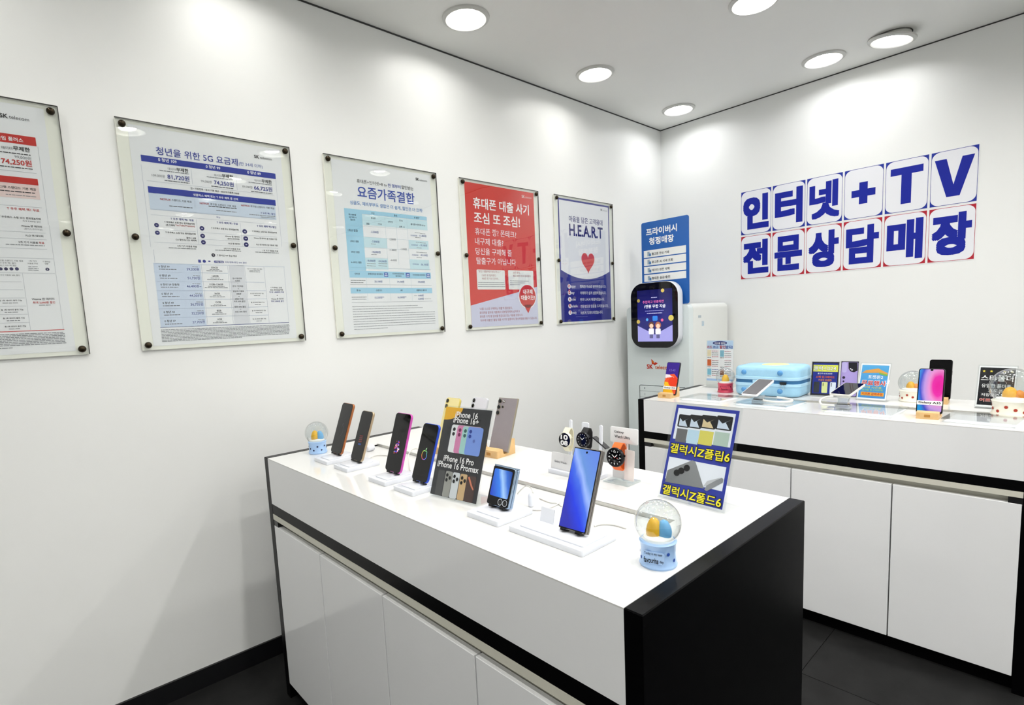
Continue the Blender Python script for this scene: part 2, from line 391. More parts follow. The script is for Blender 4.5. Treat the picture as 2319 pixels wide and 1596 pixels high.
# ================================================================== DISPLAY TABLE AND COUNTER
ZT = 0.905
def display_unit(name, label, x0, x1, yf, yb, chan):
    """white gloss cabinet table between black end panels; chan = (x from, x to, y front, y back) of the cable channel"""
    r = thing(name, label, 'display table', loc=((x0 + x1) / 2, yf, 0)); ox, oy = (x0 + x1) / 2, yf
    def B(n, a, b, c, d, e, f, m, par=r, bev=0.0):
        return MB().box(a - ox, b - ox, c - oy, d - oy, e, f).build(n, m, par, smooth=False)
    e = 0.033; ia, ib = x0 + e, x1 - e; ca, cb, cf, cbk = chan
    for a, b in ((x0, ia), (ib, x1)):
        mb = MB().loft([[(a - ox + i, yf - oy + i, z), (b - ox - i, yf - oy + i, z), (b - ox - i, yb - oy - i, z), (a - ox + i, yb - oy - i, z)] for i, z in ((0, 0), (0, ZT - .0015), (.0015, ZT + .0005))])
        mb.build('end_panel', black_panel, r, smooth=False)
    # top: one board with a slot for the cable channel
    t = MB(); z0, z1 = ZT - 0.003, ZT
    for a, b, c, d in ((ia, ib, yf, cf), (ia, ib, cbk, yb), (ia, ca, cf, cbk), (cb, ib, cf, cbk)):
        t.box(a - ox, b - ox, c - oy, d - oy, z0, z1)
    t.build('table_top', white_gloss, r, smooth=False)
    B('channel_trim', ca, cb, cbk - 0.002, cbk + 0.002, ZT - 0.02, ZT + 0.0006, alu)
    B('channel_trough', ca, cb, cf, cbk - 0.002, ZT - 0.06, ZT - 0.05, black_pl)
    B('channel_lid', ca, cb, cf + 0.010, cbk - 0.003, ZT - 0.013, ZT - 0.008, white_gloss)
    B('front_apron', ia, ib, yf, yf + 0.018, 0.741, ZT - 0.0031, white_door)
    B('black_rail', ia, ib, yf + 0.0005, yf + 0.018, 0.705, 0.7405, black_panel)
    # finger pull: upper band, concave cream profile below it, black stop at the ends
    prof = [(0.0, 0.704), (0.0, 0.684), (0.004, 0.6825), (0.016, 0.681), (0.026, 0.674), (0.031, 0.664), (0.032, 0.648), (0.034, 0.648), (0.036, 0.704)]
    MB().prism(prof, lambda y, z, d: (d, y, z), ia - ox, ib - ox).build('finger_pull', pull_m, r, smooth=False)
    for a, b in ((ia, ia + 0.036), (ib - 0.036, ib)):
        B('pull_end_stop', a, b, yf + 0.001, yf + 0.03, 0.662, 0.683, black_pl)
    nd = 4; w = (ib - ia) / nd
    for k in range(nd):
        d0, d1 = ia + k * w + 0.0022, ia + (k + 1) * w - 0.0022
        mb = MB().loft([[(d0 - ox + i, y, 0.060 + i), (d1 - ox - i, y, 0.060 + i), (d1 - ox - i, y, 0.662 - i), (d0 - ox + i, y, 0.662 - i)] for i, y in ((.001, 0.0), (0, 0.001), (0, 0.018))])
        mb.build('cabinet_door', white_door, r, smooth=False)
    B('carcass', ia, ib, yf + 0.04, yb - 0.02, 0.062, 0.64, black_pl)
    B('plinth', ia, ib, yf + 0.03, yb - 0.03, 0.0, 0.062, black_panel)
    B('back_panel', ia, ib, yb - 0.019, yb - 0.001, 0.0, ZT - 0.0031, white_door)
    return r
TX0, TX1, TYF, TYB = 0.282, 1.816, -3.147, -2.487
display_unit('display_table', 'white glossy display table with black end panels and phones on stands', TX0, TX1, TYF, TYB, (0.44, 1.66, -2.852, -2.782))
CX0, CX1, CYF, CYB = 0.664, 2.140, -1.379, -0.730
display_unit('display_counter', 'white glossy display counter beneath the letter sheets carrying a blue case', CX0, CX1, CYF, CYB, (0.98, 2.06, -1.112, -1.042))

# ================================================================== POSTERS ON THE LEFT WALL
def poster(y0, label, sheet_m, wide=0.518, tall=0.752):
    w, h = 0.587, 0.778; zc = 1.301
    M = frame((0.0, y0 + w / 2, zc), (0, 1, 0), (0, 0, 1))
    r = thing('wall_poster', label, 'poster', M)
    MB().box(-w / 2, w / 2, 0, h, 0.001, 0.009).build('backing_board', panel_w, r, smooth=False)
    MB().box(-wide / 2, wide / 2, (h - tall) / 2, (h + tall) / 2, 0.0092, 0.0098).build('sheet', sheet_m, r, smooth=False)
    MB().box(-w / 2, w / 2, 0, h, 0.0125, 0.0155).build('clear_cover', acr_front, r, smooth=False)
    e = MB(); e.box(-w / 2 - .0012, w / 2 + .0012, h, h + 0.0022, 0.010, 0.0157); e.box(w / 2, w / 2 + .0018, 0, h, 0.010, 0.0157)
    e.build('painted_edge_line', edge_d, r, smooth=False)  # added strip: dark line refracted in the acrylic edge, painted as colour
    for bx in (-w / 2 + .018, w / 2 - .018):
        for by in (.018, h / 2, h - .018):
            MB().lathe([(0.0112, 0.0), (0.0112, 0.004), (0.009, 0.009), (0.005, 0.0115), (0.0005, 0.012)], 16, c=(bx, by, 0.0157)).build('fixing_bolt', bolt_m, r)
    Ms = M @ Matrix.Translation((0, 0, 0.0099))
    return r, Ms, Matrix.Translation((0, 0, 0.0099))
NAVY, DK, GR = '1c2b8f', '2b2b30', '8a8c90'

# ---- poster of red premium plans (cut by the photo's edge)
r, Ms, Ml = poster(-4.168, 'acrylic framed price poster with red bars and a red 74,250 price', paper)
q = Print('price_table', r, Ms, (0, 230, 5.7), M_local=Ml)
q.rect(-1500, 130, 474, 578, 'c9281f'); q.items.pop()
RED = 'c8271f'
a = q.p(460, 465); b = q.p(472, 578); q.lpoly([(-.215, b[1]), (b[0], b[1]), (b[0], a[1]), (-.215, a[1])], RED)
a = q.p(484, 1000); b = q.p(497, 1084); q.lpoly([(-.215, b[1]), (b[0], b[1]), (b[0], a[1]), (-.215, a[1])], RED)
a = q.p(497, 1088); b = q.p(522, 1268); q.lpoly([(-.0, b[1]), (b[0], b[1]), (b[0], a[1]), (-.0, a[1])], 'f0d9d4')
q.T('프라임 플러스', -120, 470, 300, 522, 'ffffff', 0.03).T('데이터', 18, 608, 158, 620, DK).T('무제한', 172, 622, 388, 652, '111111', 0.035)
q.T('99,000원', 190, 728, 405, 752, GR).T('74,250원', 22, 792, 412, 836, RED, 0.03)
q.greek(-60, 650, 395, 690, DK, .0025).greek(0, 835, 422, 876, DK, .0025).line(-300, 860, 470, 912, 'b9bcc2').line(-300, 915, 530, 975, 'ffffff', .0001)
q.T('광고형 스탠다드 기본 제공', -45, 1108, 465, 1146, DK, .02).greek(-30, 1155, 470, 1182, DK, .0028).greek(75, 1205, 480, 1230, GR, .002)
q.line(-300, 1315, 540, 1362, 'b9bcc2').T('T 우주 혜택 택1 무료', 92, 1392, 508, 1420, RED, .02)
q.T('T 우주패스 쇼핑 또는 편의점&카페', -15, 1495, 525, 1525, DK, .02).T('최대 9,900원 할인', 292, 1552, 528, 1562, GR)
q.line(474, 578, 640, 1590, 'b9bcc2', .0008)
q.T('SK', -5, 203, 102, 212, '111111', .03).T('telecom', 118, 222, 376, 252, DK)
q = Print('benefit_table', r, Ms, (0, 510, 5.148), M_local=Ml)
q.T('Wavve 앤 데이터', 248, 18, 488, 28, DK, .02).T('(플러스/프리미엄)', 282, 52, 495, 58, GR).T('FLO 앤 데이터', 302, 130, 505, 138, DK, .02)
q.line(-200, 60, 530, 85, 'b9bcc2').line(-200, 140, 545, 165, 'b9bcc2').T('2개 기기 이용료', 216, 205, 445, 215, DK, .02).T('무료', 455, 215, 517, 217, RED, .02)
q.greek(68, 228, 522, 240, GR, .0022).line(-200, 255, 548, 277, 'b9bcc2').line(-200, 372, 622, 387, 'b9bcc2').line(-200, 552, 640, 558, 'b9bcc2')
q.T('광고형 스탠다드 기본 제공', -30, 420, 270, 422, DK).T('+ T 우주 택1 할인', -20, 447, 187, 450, DK).T('또는 T 우주 택2 할인', -10, 474, 190, 476, DK)
q.T('1개 기기', 337, 425, 425, 426, DK).T('이용료 무료', 323, 452, 443, 454, DK).T('T 멤버십', 498, 430, 583, 432, DK).T('VIP', 522, 458, 565, 458, DK)
for x in (8, 70, 133, 197): q.disc(x, 508, 23, '1b1450')
q.disc(553, 513, 23, '1b1450').T('T', 546, 522, 560, 522, 'ffffff', .03, 3)
for k in range(3): q.greek(330, 485 + k * 20, 450, 487 + k * 20, GR, .0018)
q.T('1개 기기 이용료 50% 할인', -40, 590, 232, 588, DK)
for y in (660, 752, 850, 945, 1043, 1140): q.line(-200, y, 250 + (y - 660) * .2, y - 3, 'b9bcc2')
for k, y in enumerate((885, 993, 1090, 1185)): q.T('월 1회 데이터 충전 가능', -10 + k * 22, y, 258 + k * 16, y - 1, DK, .02).greek(30 + k * 25, y + 25, 210 + k * 12, y + 24, GR, .002)
q.T('Wavve 앤 데이터', 372, 872, 633, 868, DK, .02).T('최대 2,000원 할인', 385, 912, 643, 908, RED, .02).greek(455, 935, 590, 933, GR, .002)
q.line(262, 560, 356, 1220, 'b9bcc2', .0008).line(565, 0, 748, 1210, 'b9bcc2', .0008).line(-300, 1255, 750, 1215, RED, .0022)
for k in range(9): q.greek(-300, 1290 + k * 20, 752 + 3 * k if k < 8 else 150, 1252 + k * 17 if k < 8 else 1438, '7b7d82', .0021)

# ---- youth 5G plan poster
r, Ms, Ml = poster(-3.430, 'acrylic framed price poster with navy bars headed by a 5G youth plan title', paper)
q = Print('headline', r, Ms, (280, 300, 5.7975), M_local=Ml)
q.T('청년을 위한 5G 요금제', 430, 283, 1500, 428, '24389f', 0.012).T('(만 34세 이하)', 1515, 428, 1825, 468, '4a5fae')
q.T('SK', 1715, 333, 1778, 344, '111111', .03).T('telecom', 1790, 344, 1945, 370, DK)
q = Print('price_table', r, Ms, (280, 300, 5.7975), M_local=Ml)
q.rect(222, 290, 1998, 612, '2639a0').rect(315, 703, 1998, 962, '2639a0').rect(325, 787, 2005, 1150, 'd3dfee')
for s_, u0, v0, u1, v1 in (('0 청년 109', 455, 373, 695, 404), ('0 청년 99', 1080, 463, 1268, 487), ('0 청년 89', 1625, 533, 1800, 565)): q.T(s_, u0, v0, u1, v1, 'ffffff', .03)
for (dx, dy, p0, p1, g) in (((580, 488, 685, 502), (695, 505, 850, 526), ('109,000원', 370, 573, 545, 592), ('81,720원', 578, 603, 865, 640), (470, 498, 858, 552)),
                            ((1190, 570, 1283, 583), (1293, 588, 1437, 604), ('99,000원', 1015, 648, 1158, 668), ('74,250원', 1190, 678, 1447, 712), (1090, 582, 1440, 630)),
                            ((1718, 638, 1803, 651), (1812, 655, 1945, 672), ('89,000원', 1560, 718, 1690, 736), ('66,725원', 1715, 748, 1952, 776), (1640, 655, 1945, 695))):
    q.T('데이터', *dx, GR).T('무제한', *dy, '1a1a1a', .03).T(p0[0], *p0[1:], GR).T(p1[0], *p1[1:], NAVY, .02).greek(*g, GR, .0026)
    q.greek(p1[1] - 40, p1[2] + 30, p1[3], p1[4] + 30, '55575c', .0026)
q.T('집 • 이동전화 • 문자 기본 제공 • 영상/부가통화 300분', 880, 743, 1517, 812, DK, .015)
q.T('넷플릭스 혜택 또는 T 우주 혜택 중 선택', 917, 832, 1500, 888, 'ffffff', .025)
for n0, n1 in (((480, 884, 618, 896), ('스탠다드 기본 제공', 630, 897, 893, 923)), ((1000, 938, 1122, 949), ('광고형 스탠다드 기본 제공', 1137, 950, 1477, 984)), ((1543, 966, 1655, 977), ('광고형 스탠다드 기본 제공', 1665, 978, 1978, 1007))):
    q.T('NETFLIX', *n0, 'b3202a', .03).T(n1[0], *n1[1:], '3a3c44', .01)
q.greek(600, 965, 905, 998, '55575c', .0026).greek(1115, 970, 1483, 1005, '55575c', .003).greek(1215, 1025, 1485, 1053, GR, .0026)
q.T('T 우주 택1 할인', 1800, 1068, 1988, 1085, NAVY, .02).greek(1650, 1080, 1990, 1108, GR, .0026).greek(1800, 1112, 1990, 1130, GR, .0026).T('또는', 1218, 1120, 1270, 1127, NAVY)
for s_, u0, v0, u1, v1 in (('T 우주 혜택 택1 무료', 618, 1143, 920, 1166), ('T 우주 혜택 택1 무료', 1222, 1191, 1500, 1213), ('T 우주 혜택 택2 할인', 1750, 1235, 2003, 1257)): q.T(s_, u0, v0, u1, v1, NAVY, .015)
P_ = 'T 우주패스 쇼핑 또는 편의점&카페'
for u0, v0, u1, v1 in ((535, 1183, 930, 1210), (1150, 1262, 1508, 1288), (1685, 1303, 2010, 1326), (550, 1318, 945, 1344)): q.T(P_, u0, v0, u1, v1, DK, .02)
q.T('(추가혜택', 555, 1222, 670, 1230, DK, .02).T('YouTube Premium)', 678, 1226, 935, 1242, 'b8312c', .015)
for s_, u0, v0, u1, v1 in (('플러스 상품', 825, 1390, 950, 1400), ('CU 할인/요기요 혜택택', 685, 1416, 955, 1428), ('Wavve 앤 데이터', 1333, 1370, 1520, 1382), ('(플러스/프리미엄)', 1365, 1400, 1520, 1409),
                           ('Wavve 앤 데이터 월 이용료 기준', 1710, 1393, 2015, 1411), ('FLO 앤 데이터', 1378, 1466, 1528, 1474), ('FLO 앤 데이터 월 이용료 기준', 1743, 1478, 2022, 1493)): q.T(s_, u0, v0, u1, v1, DK, .015)
for u, v in ((432, 1215), (443, 1315), (1028, 1257), (1037, 1357), (1047, 1440), (1590, 1300), (1603, 1392), (1610, 1472)): q.disc(u, v, 31, '1d1b66').rect(u - 12, v - 5, u + 12, v + 5, 'e8e8f4', 3)
for u0, v0, u1, v1 in ((300, 622, 1980, 830), (350, 1000, 2005, 1145), (355, 1070, 2010, 1215), (410, 1270, 945, 1300), (1000, 1310, 1515, 1345), (1560, 1345, 2015, 1375), (1010, 1395, 1525, 1430), (400, 1440, 2030, 1520)): q.line(u0, v0, u1, v1, 'b9bfcc', .0008)
for u0, v0, u1, v1 in ((883, 480, 905, 680), (1475, 560, 1490, 755), (925, 860, 945, 1050), (1510, 930, 1525, 1095), (950, 1140, 990, 1470), (1530, 1190, 1560, 1500), (232, 420, 352, 1500), (1998, 615, 2075, 1500)): q.line(u0, v0, u1, v1, 'b9bfcc', .0008)
q = Print('plan_table', r, Ms, (320, 560, 6.1026), M_local=Ml)
q.T('2개 기기 이용료 무료', 1140, 24, 1370, 40, DK, .015).T('1개 기기 이용료 무료', 1680, 52, 1893, 66, DK, .015).T('2개 기기 이용료 무료', 500, -12, 770, 6, DK, .015)
q.greek(380, 10, 770, 28, GR, .0024).greek(1020, 40, 1378, 58, GR, .0024).greek(1575, 68, 1898, 85, GR, .0024)
q.disc(995, 107, 26, '171730').T('T', 988, 118, 1003, 118, 'ffffff', .04, 3).T('T 멤버십 VIP 등급 제공', 1045, 116, 1320, 134, DK, .01)
q.rect(785, 170, 825, 210, NAVY).disc(870, 192, 22, NAVY).disc(940, 192, 18, NAVY, rv=10).rect(1003, 182, 1140, 218, NAVY, r=.003).T('0 청년 전용', 1015, 208, 1128, 213, 'ffffff', .02, 3)
q.T('커피/영화/로밍 50% 할인', 1155, 213, 1455, 228, NAVY)
q.rect(166, 216, 905, 1082, 'cfdcee').rect(1205, 240, 1495, 1048, 'dfe1e6')
for u0, v0, u1, v1 in ((165, 215, 1980, 275), (175, 340, 1195, 358), (192, 467, 1700, 485), (208, 593, 1720, 603), (225, 720, 1735, 716), (240, 845, 1750, 825), (255, 970, 1760, 940)): q.line(u0, v0, u1, v1, '9fb0cf', .001)
for u0, v0, u1, v1 in ((830, 235, 915, 1060), (1195, 260, 1268, 1050), (1430, 262, 1500, 1045), (1695, 270, 1765, 1040), (1970, 275, 2040, 1038), (190, 30, 165, 210)): q.line(u0, v0, u1, v1, 'b0b8c8', .0008)
for s_, u0, v0, u1, v1 in (('0 청년 79', 240, 277, 390, 281), ('0 청년 69', 253, 401, 403, 405), ('0 청년 59 맞춤형', 267, 524, 523, 528), ('0 청년 59', 282, 654, 433, 656), ('0 청년 49', 295, 780, 447, 780), ('0 청년 43', 310, 907, 463, 906), ('0 청년 37', 323, 1032, 475, 1030)):
    q.T(s_, u0, v0, u1, v1, '23242c', .02).greek(u0 + 5, v0 + 28, u0 + 245, v0 + 33, '6b6e76', .0024)
for s_, u0, v0, u1, v1 in (('59,200원', 628, 317, 800, 321), ('51,730원', 642, 440, 812, 441), ('46,490원~', 630, 553, 830, 553), ('44,205원', 668, 684, 842, 682), ('36,735원', 683, 804, 857, 802), ('32,220원', 697, 927, 865, 925), ('27,705원', 710, 1048, 880, 1046)):
    q.T(s_, u0, v0, u1, v1, NAVY, .01).greek(u0 + 75, v0 - 45, u1 - 5, v1 - 45, GR, .002)
for s_, u0, v0, u1, v1 in (('300GB', 965, 289, 1057, 292), ('160GB', 978, 407, 1068, 409), ('11GB~136GB', 942, 521, 1130, 522), ('36GB', 1012, 648, 1085, 648), ('15GB', 1025, 770, 1100, 769), ('8GB', 1043, 886, 1105, 885), ('6GB', 1055, 1004, 1115, 1002)):
    q.T(s_, u0, v0, u1, v1, '3a3c44', .015).greek(u0 - 20, v0 + 20, u1 + 20, v1 + 20, GR, .002).greek(u0 - 65, v0 + 40, u1 + 70, v1 + 40, '6b6e76', .0022)
for s_, u0, v0, u1, v1 in (('집+이동전화', 1262, 438, 1390, 438), ('무제한', 1297, 473, 1363, 473), ('문자 기본제공', 1262, 545, 1408, 545), ('영상/부가통화', 1267, 617, 1420, 616), ('300분', 1315, 652, 1382, 651), ('0청년 전용', 1295, 723, 1412, 721), ('커피 50% 할인', 1280, 758, 1437, 755), ('영화 50% 할인', 1288, 831, 1445, 828), ('로밍 50% 할인', 1297, 901, 1455, 897)): q.T(s_, u0, v0, u1, v1, '33353d', .015)
for u, v in ((1332, 498), (1340, 570), (1350, 678), (1362, 783), (1372, 855), (1877, 663)): q.disc(u, v, 6, '33353d')
q.T('1개 기기 이용료 50% 할인', 1460, 305, 1668, 306, '3a3c44')
for k in range(2): q.greek(1495, 322 + 18 * k, 1640, 323 + 18 * k, GR, .002)
for u0, v0, u1, v1 in ((1507, 645, 1690, 643), (1517, 768, 1702, 765), (1530, 882, 1720, 878), (1540, 997, 1725, 992)): q.T('월 1회 데이터 충전 가능', u0, v0, u1, v1, '33353d', .015).greek(u0 + 50, v0 + 25, u1 - 50, v1 + 25, GR, .002)
for s_, u0, v0, u1, v1, c in (('T 우주패스 쇼핑', 1787, 566, 1940, 565, DK), ('또는 편의점&카페', 1783, 598, 1955, 596, DK), ('첫 달 1,000원에 이용', 1770, 629, 1970, 626, NAVY), ('Wavve 앤 데이터', 1795, 722, 1965, 719, DK), ('최대 2,000원 할인', 1795, 755, 1970, 751, NAVY)): q.T(s_, u0, v0, u1, v1, c, .012)
q.line(262, 1100, 2042, 1043, '2b3a86', .002)
q = Print('fine_print', r, Ms, (320, 560, 6.1026), M_local=Ml)
for k in range(9): q.greek(272 + 2 * k, 1138 + k * 21, 2050 if k < 8 else 1390, (1078 + k * 17) if k < 8 else 1245, '7e8085', .0021)

# ---- family bundle poster
r, Ms, Ml = poster(-2.696, 'acrylic framed pale poster with blue headline over a light blue discount table', paper)
q = Print('headline', r, Ms, (730, 340, 6.138), M_local=Ml)
q.T('휴대폰+인터넷+B tv', 480, 453, 895, 502, '1b1b1e').T('한 명부터', 912, 510, 1087, 534, '2b4fb0', .02).T('할인받는', 1100, 534, 1265, 559, '1b1b1e', .01)
q.T('요즘가족결합', 490, 638, 1283, 745, '2c4cae', .022).T('싱글도, 예비부부도 결합은 더 쉽게, 할인은 더 크게!', 385, 748, 1392, 860, '3f86cc', .01)
q.T('SK', 1297, 418, 1343, 425, '111111', .04).T('telecom', 1350, 428, 1455, 443, '55575c')
q = Print('discount_table', r, Ms, (730, 340, 6.138), M_local=Ml)
LB, PB = 'a6d6ec', 'cde8ef'
q.rect(545, 828, 1452, 980, LB).rect(548, 893, 1462, 1115, PB).rect(570, 1205, 905, 1365, PB).rect(1198, 1245, 1478, 1385, PB)
q.rect(590, 1495, 920, 1660, PB).rect(1212, 1515, 1490, 1660, PB)
a = q.p(300, 803); b = q.p(590, 1590); q.lpoly([(a[0], q.p(600, 1675)[1]), (q.p(545, 830)[0], q.p(600, 1675)[1]), (q.p(545, 830)[0], a[1]), (a[0], a[1])], LB)
for s_, u0, v0, u1, v1 in (('특가세트형', 365, 904, 467, 909), ('3년 약정 시', 368, 941, 472, 945), ('할인액', 390, 977, 452, 979), ('무선', 680, 884, 722, 890), ('유선', 995, 917, 1038, 923), ('총 할인*', 1275, 944, 1350, 956), ('인터넷', 912, 1004, 977, 1011), ('B tv', 1073, 988, 1117, 993), ('결합', 612, 1030, 655, 1034), ('기가급', 770, 1035, 825, 1040), ('휴대폰', 675, 952, 740, 958), ('휴대폰+인터넷+B tv', 1228, 1042, 1430, 1056), ('선택 시', 1068, 1075, 1140, 1081),
                           ('1회선 결합', 355, 1124, 492, 1134), ('2회선 결합', 388, 1275, 505, 1281), ('3회선 결합', 400, 1425, 517, 1428), ('4~5회선 결합', 398, 1567, 545, 1573)): q.T(s_, u0, v0, u1, v1, '22314f', .015)
for s_, u0, v0, u1, v1 in (('-3,500원', 672, 1148, 780, 1156), ('-7,000원', 683, 1282, 792, 1288), ('-18,000원', 683, 1427, 808, 1431), ('-18,000원', 612, 1548, 737, 1553), ('-24,000원', 775, 1555, 893, 1558), ('-13,800원', 1338, 1200, 1445, 1208), ('-19,100원', 1350, 1332, 1455, 1339), ('-30,100원', 1360, 1470, 1463, 1474), ('기가라이트', 1225, 1194, 1320, 1201), ('기가라이트', 1235, 1327, 1328, 1333), ('기가라이트', 1245, 1466, 1335, 1470)): q.T(s_, u0, v0, u1, v1, '33579f', .01)
for s_, u0, v0, u1, v1 in (('-2,200원', 925, 1248, 1020, 1255), ('-11,000원', 925, 1395, 1030, 1401), ('-1,100원', 1080, 1385, 1172, 1391), ('-4,400원', 945, 1538, 1033, 1542)): q.T(s_, u0, v0, u1, v1, '4a4d58')
for u, v in ((675, 1305), (680, 1452), (1285, 1150), (1290, 1215), (1300, 1282), (1310, 1360), (1305, 1420), (1310, 1495), (1360, 1162), (1365, 1290), (1380, 1425)): q.greek(u, v, u + 75, v + 4, GR, .002)
for u0, v0, u1, v1 in ((320, 1040, 555, 1055), (555, 1050, 1180, 1105), (335, 1190, 1195, 1245), (350, 1340, 1205, 1385), (360, 1485, 910, 1500), (550, 970, 870, 1000)): q.line(u0, v0, u1, v1, 'b4cdd8', .0008)
for u0, v0, u1, v1 in ((862, 930, 915, 1590), (1020, 970, 1065, 1590), (1165, 900, 1215, 1590)): q.line(u0, v0, u1, v1, 'b4cdd8', .0008)
q = Print('price_table', r, Ms, (750, 580, 8.4), M_local=Ml)
q.T('-36,100원', 1697, 174, 1848, 181, '33579f', .01).T('기가라이트', 1548, 165, 1668, 168, '33579f', .01)
for u in (680, 900): q.greek(u, 145, u + 165, 148, GR, .002).greek(u, 188, u + 165, 190, GR, .002)
q.line(340, 215, 1890, 255, '7f9fb4', .0012).rect(342, 272, 1898, 432, LB).rect(366, 600, 1922, 703, LB)
for s_, u0, v0, u1, v1 in (('인터넷', 447, 350, 543, 353), ('광랜인터넷 와이파이', 700, 350, 978, 359), ('기가라이트인터넷', 1163, 347, 1385, 352), ('와이파이', 1225, 392, 1335, 396), ('기가인터넷 와이파이', 1548, 367, 1790, 374), ('B tv', 490, 665, 560, 666), ('스탠다드', 850, 665, 970, 665), ('All', 1318, 662, 1355, 662), ('넷플릭스 패키지', 1623, 662, 1815, 661)): q.T(s_, u0, v0, u1, v1, '22314f', .02)
for u0, v0, u1, v1 in ((1003, 310, 1083, 395), (1417, 318, 1497, 402), (1808, 328, 1882, 410)):
    q.rect(u0, v0, u1, v1, '2f56b4', 2, r=.0015); w = u1 - u0
    q.rect(u0 + .22 * w, v0 + 18, u1 - .22 * w, v0 + 36, 'eef4fb', 3).rect(u0 + .15 * w, v0 + 52, u1 - .15 * w, v0 + 70, 'eef4fb', 3)
for s_, u0, v0, u1, v1 in (('33,100원', 825, 498, 972, 501), ('34,100원', 1255, 500, 1387, 503), ('39,600원', 1653, 503, 1780, 506), ('13,200원**', 830, 803, 1007, 802), ('16,500원**', 1267, 799, 1432, 797), ('4,400원', 1650, 763, 1757, 761), ('6,600원', 1655, 826, 1760, 824)): q.T(s_, u0, v0, u1, v1, '3f5b9f', .008)
q.greek(370, 465, 650, 467, '55575c', .0022).greek(370, 505, 622, 507, '55575c', .0022).greek(390, 785, 672, 783, '55575c', .0022).greek(395, 825, 672, 820, GR, .002).greek(1580, 757, 1632, 755, GR, .002).greek(1775, 815, 1905, 812, GR, .002)
q.line(358, 543, 1908, 548, '9a9fa6', .0012).line(392, 882, 1926, 852, '9a9fa6', .0012)
for u0, v0, u1, v1 in ((663, 280, 695, 850), (1105, 295, 1135, 850), (1515, 305, 1540, 850)): q.line(u0, v0, u1, v1, 'b4cdd8', .0008)
q = Print('fine_print', r, Ms, (750, 580, 8.4), M_local=Ml)
for u0, v0, u1, v1 in ((400, 968, 1645, 938), (410, 1015, 1738, 978), (410, 1060, 1487, 1030)): q.greek(u0, v0, u1, v1, '85878c', .0021)
for k in range(7): q.greek(415 + 4 * k, 1110 + 48 * k, (1972 + 2 * k) if k < 6 else 1085, (1058 + 43 * k) if k < 6 else 1365, '85878c', .0021)

# ---- red loan-fraud warning poster
redsheet = mat('red_poster_sheet', 'd8392f', 0.5, spec=0.3, noise=(5, 0.02))
r, Ms, Ml = poster(-1.960, 'acrylic framed red poster with large white warning lettering and a red balloon', redsheet)
q = Print('headline', r, Ms, (1040, 400, 4.56), M_local=Ml)
q.T('휴대폰 대출 사기', 145, 322, 718, 382, 'ffffff', .03).T('조심 또 조심!', 155, 473, 625, 512, 'ffffff', .03).T('SK', 645, 217, 675, 221, 'f6dcd8', .04).T('telecom', 680, 222, 745, 229, 'f6dcd8')
q = Print('warning_text', r, Ms, (1040, 400, 4.56), M_local=Ml)
for s_, u0, v0, u1, v1 in (('휴대폰 깡? 폰테크?', 165, 604, 587, 618), ('내구제 대출?', 165, 699, 455, 711), ('당신을 구제해 줄', 170, 804, 542, 812), ('탈출구가 아닙니다', 180, 904, 585, 906)): q.T(s_, u0, v0, u1, v1, 'f7ecf0', .012)
q.rect(178, 957, 478, 1165, 'eef0ee', 1, r=.006).rect(503, 964, 770, 1165, 'eef0ee', 1, r=.006)
for s_, u0, v0, u1, v1, c in (('"본인 개통하면 된다더니~"', 195, 990, 425, 992, 'a04a48'), ('150만 원 빌려썼다', 235, 1030, 380, 1029, 'a04a48'), ('900만 원 이상 갚아라...', 235, 1063, 413, 1061, 'a04a48'), ('20만 원이,', 555, 1000, 628, 1000, 'a04a48'), ('벌금 300만 원으로 돌아왔다?', 557, 1035, 740, 1033, '9a2a2a')): q.T(s_, u0, v0, u1, v1, c)
for k in range(3): q.greek(195, 1097 + k * 21, 465 + 4 * k, 1094 + k * 20, '77797e', .0025).greek(525, 1080 + k * 20, 720 - 45 * k, 1078 + k * 19, '77797e', .0025)
a, b, c, d = q.p(147, 1330), q.p(828, 1137), q.p(845, 1528), q.p(163, 1568)
hw, hb = .259, .013
q.lpoly([(-hw, a[1]), (-hw, hb), (hw, hb), (hw, b[1])], 'd4d5ea')
q.disc(705, 1235, 92, 'f4f4f6', 2, 127).disc(705, 1235, 84, 'd2372e', 3, 118).poly([(668, 1325), (752, 1320), (712, 1410)], 'd2372e', 3)
q.T('내구제', 660, 1212, 755, 1206, 'ffffff', .03, 4).T('대출이란?', 640, 1272, 780, 1265, 'ffffff', .03, 4)
for s_, u0, v0, u1, v1 in (("'나를 스스로 구제하는 대출'의 줄임말로,", 210, 1374, 550, 1366), ('휴대폰을 할부로 개통해서 대부업자에게 넘겨주고', 210, 1415, 625, 1401), ('휴대폰 가격 중 일부를 현금으로 받는 대출을 말합니다.', 213, 1456, 658, 1436), ("'내구제 대출'은 불법 대출 사기의 일종이며, 형사처벌을 받을 수 있습니다.", 217, 1498, 803, 1465)): q.T(s_, u0, v0, u1, v1, 'a8383e', 0, 2)

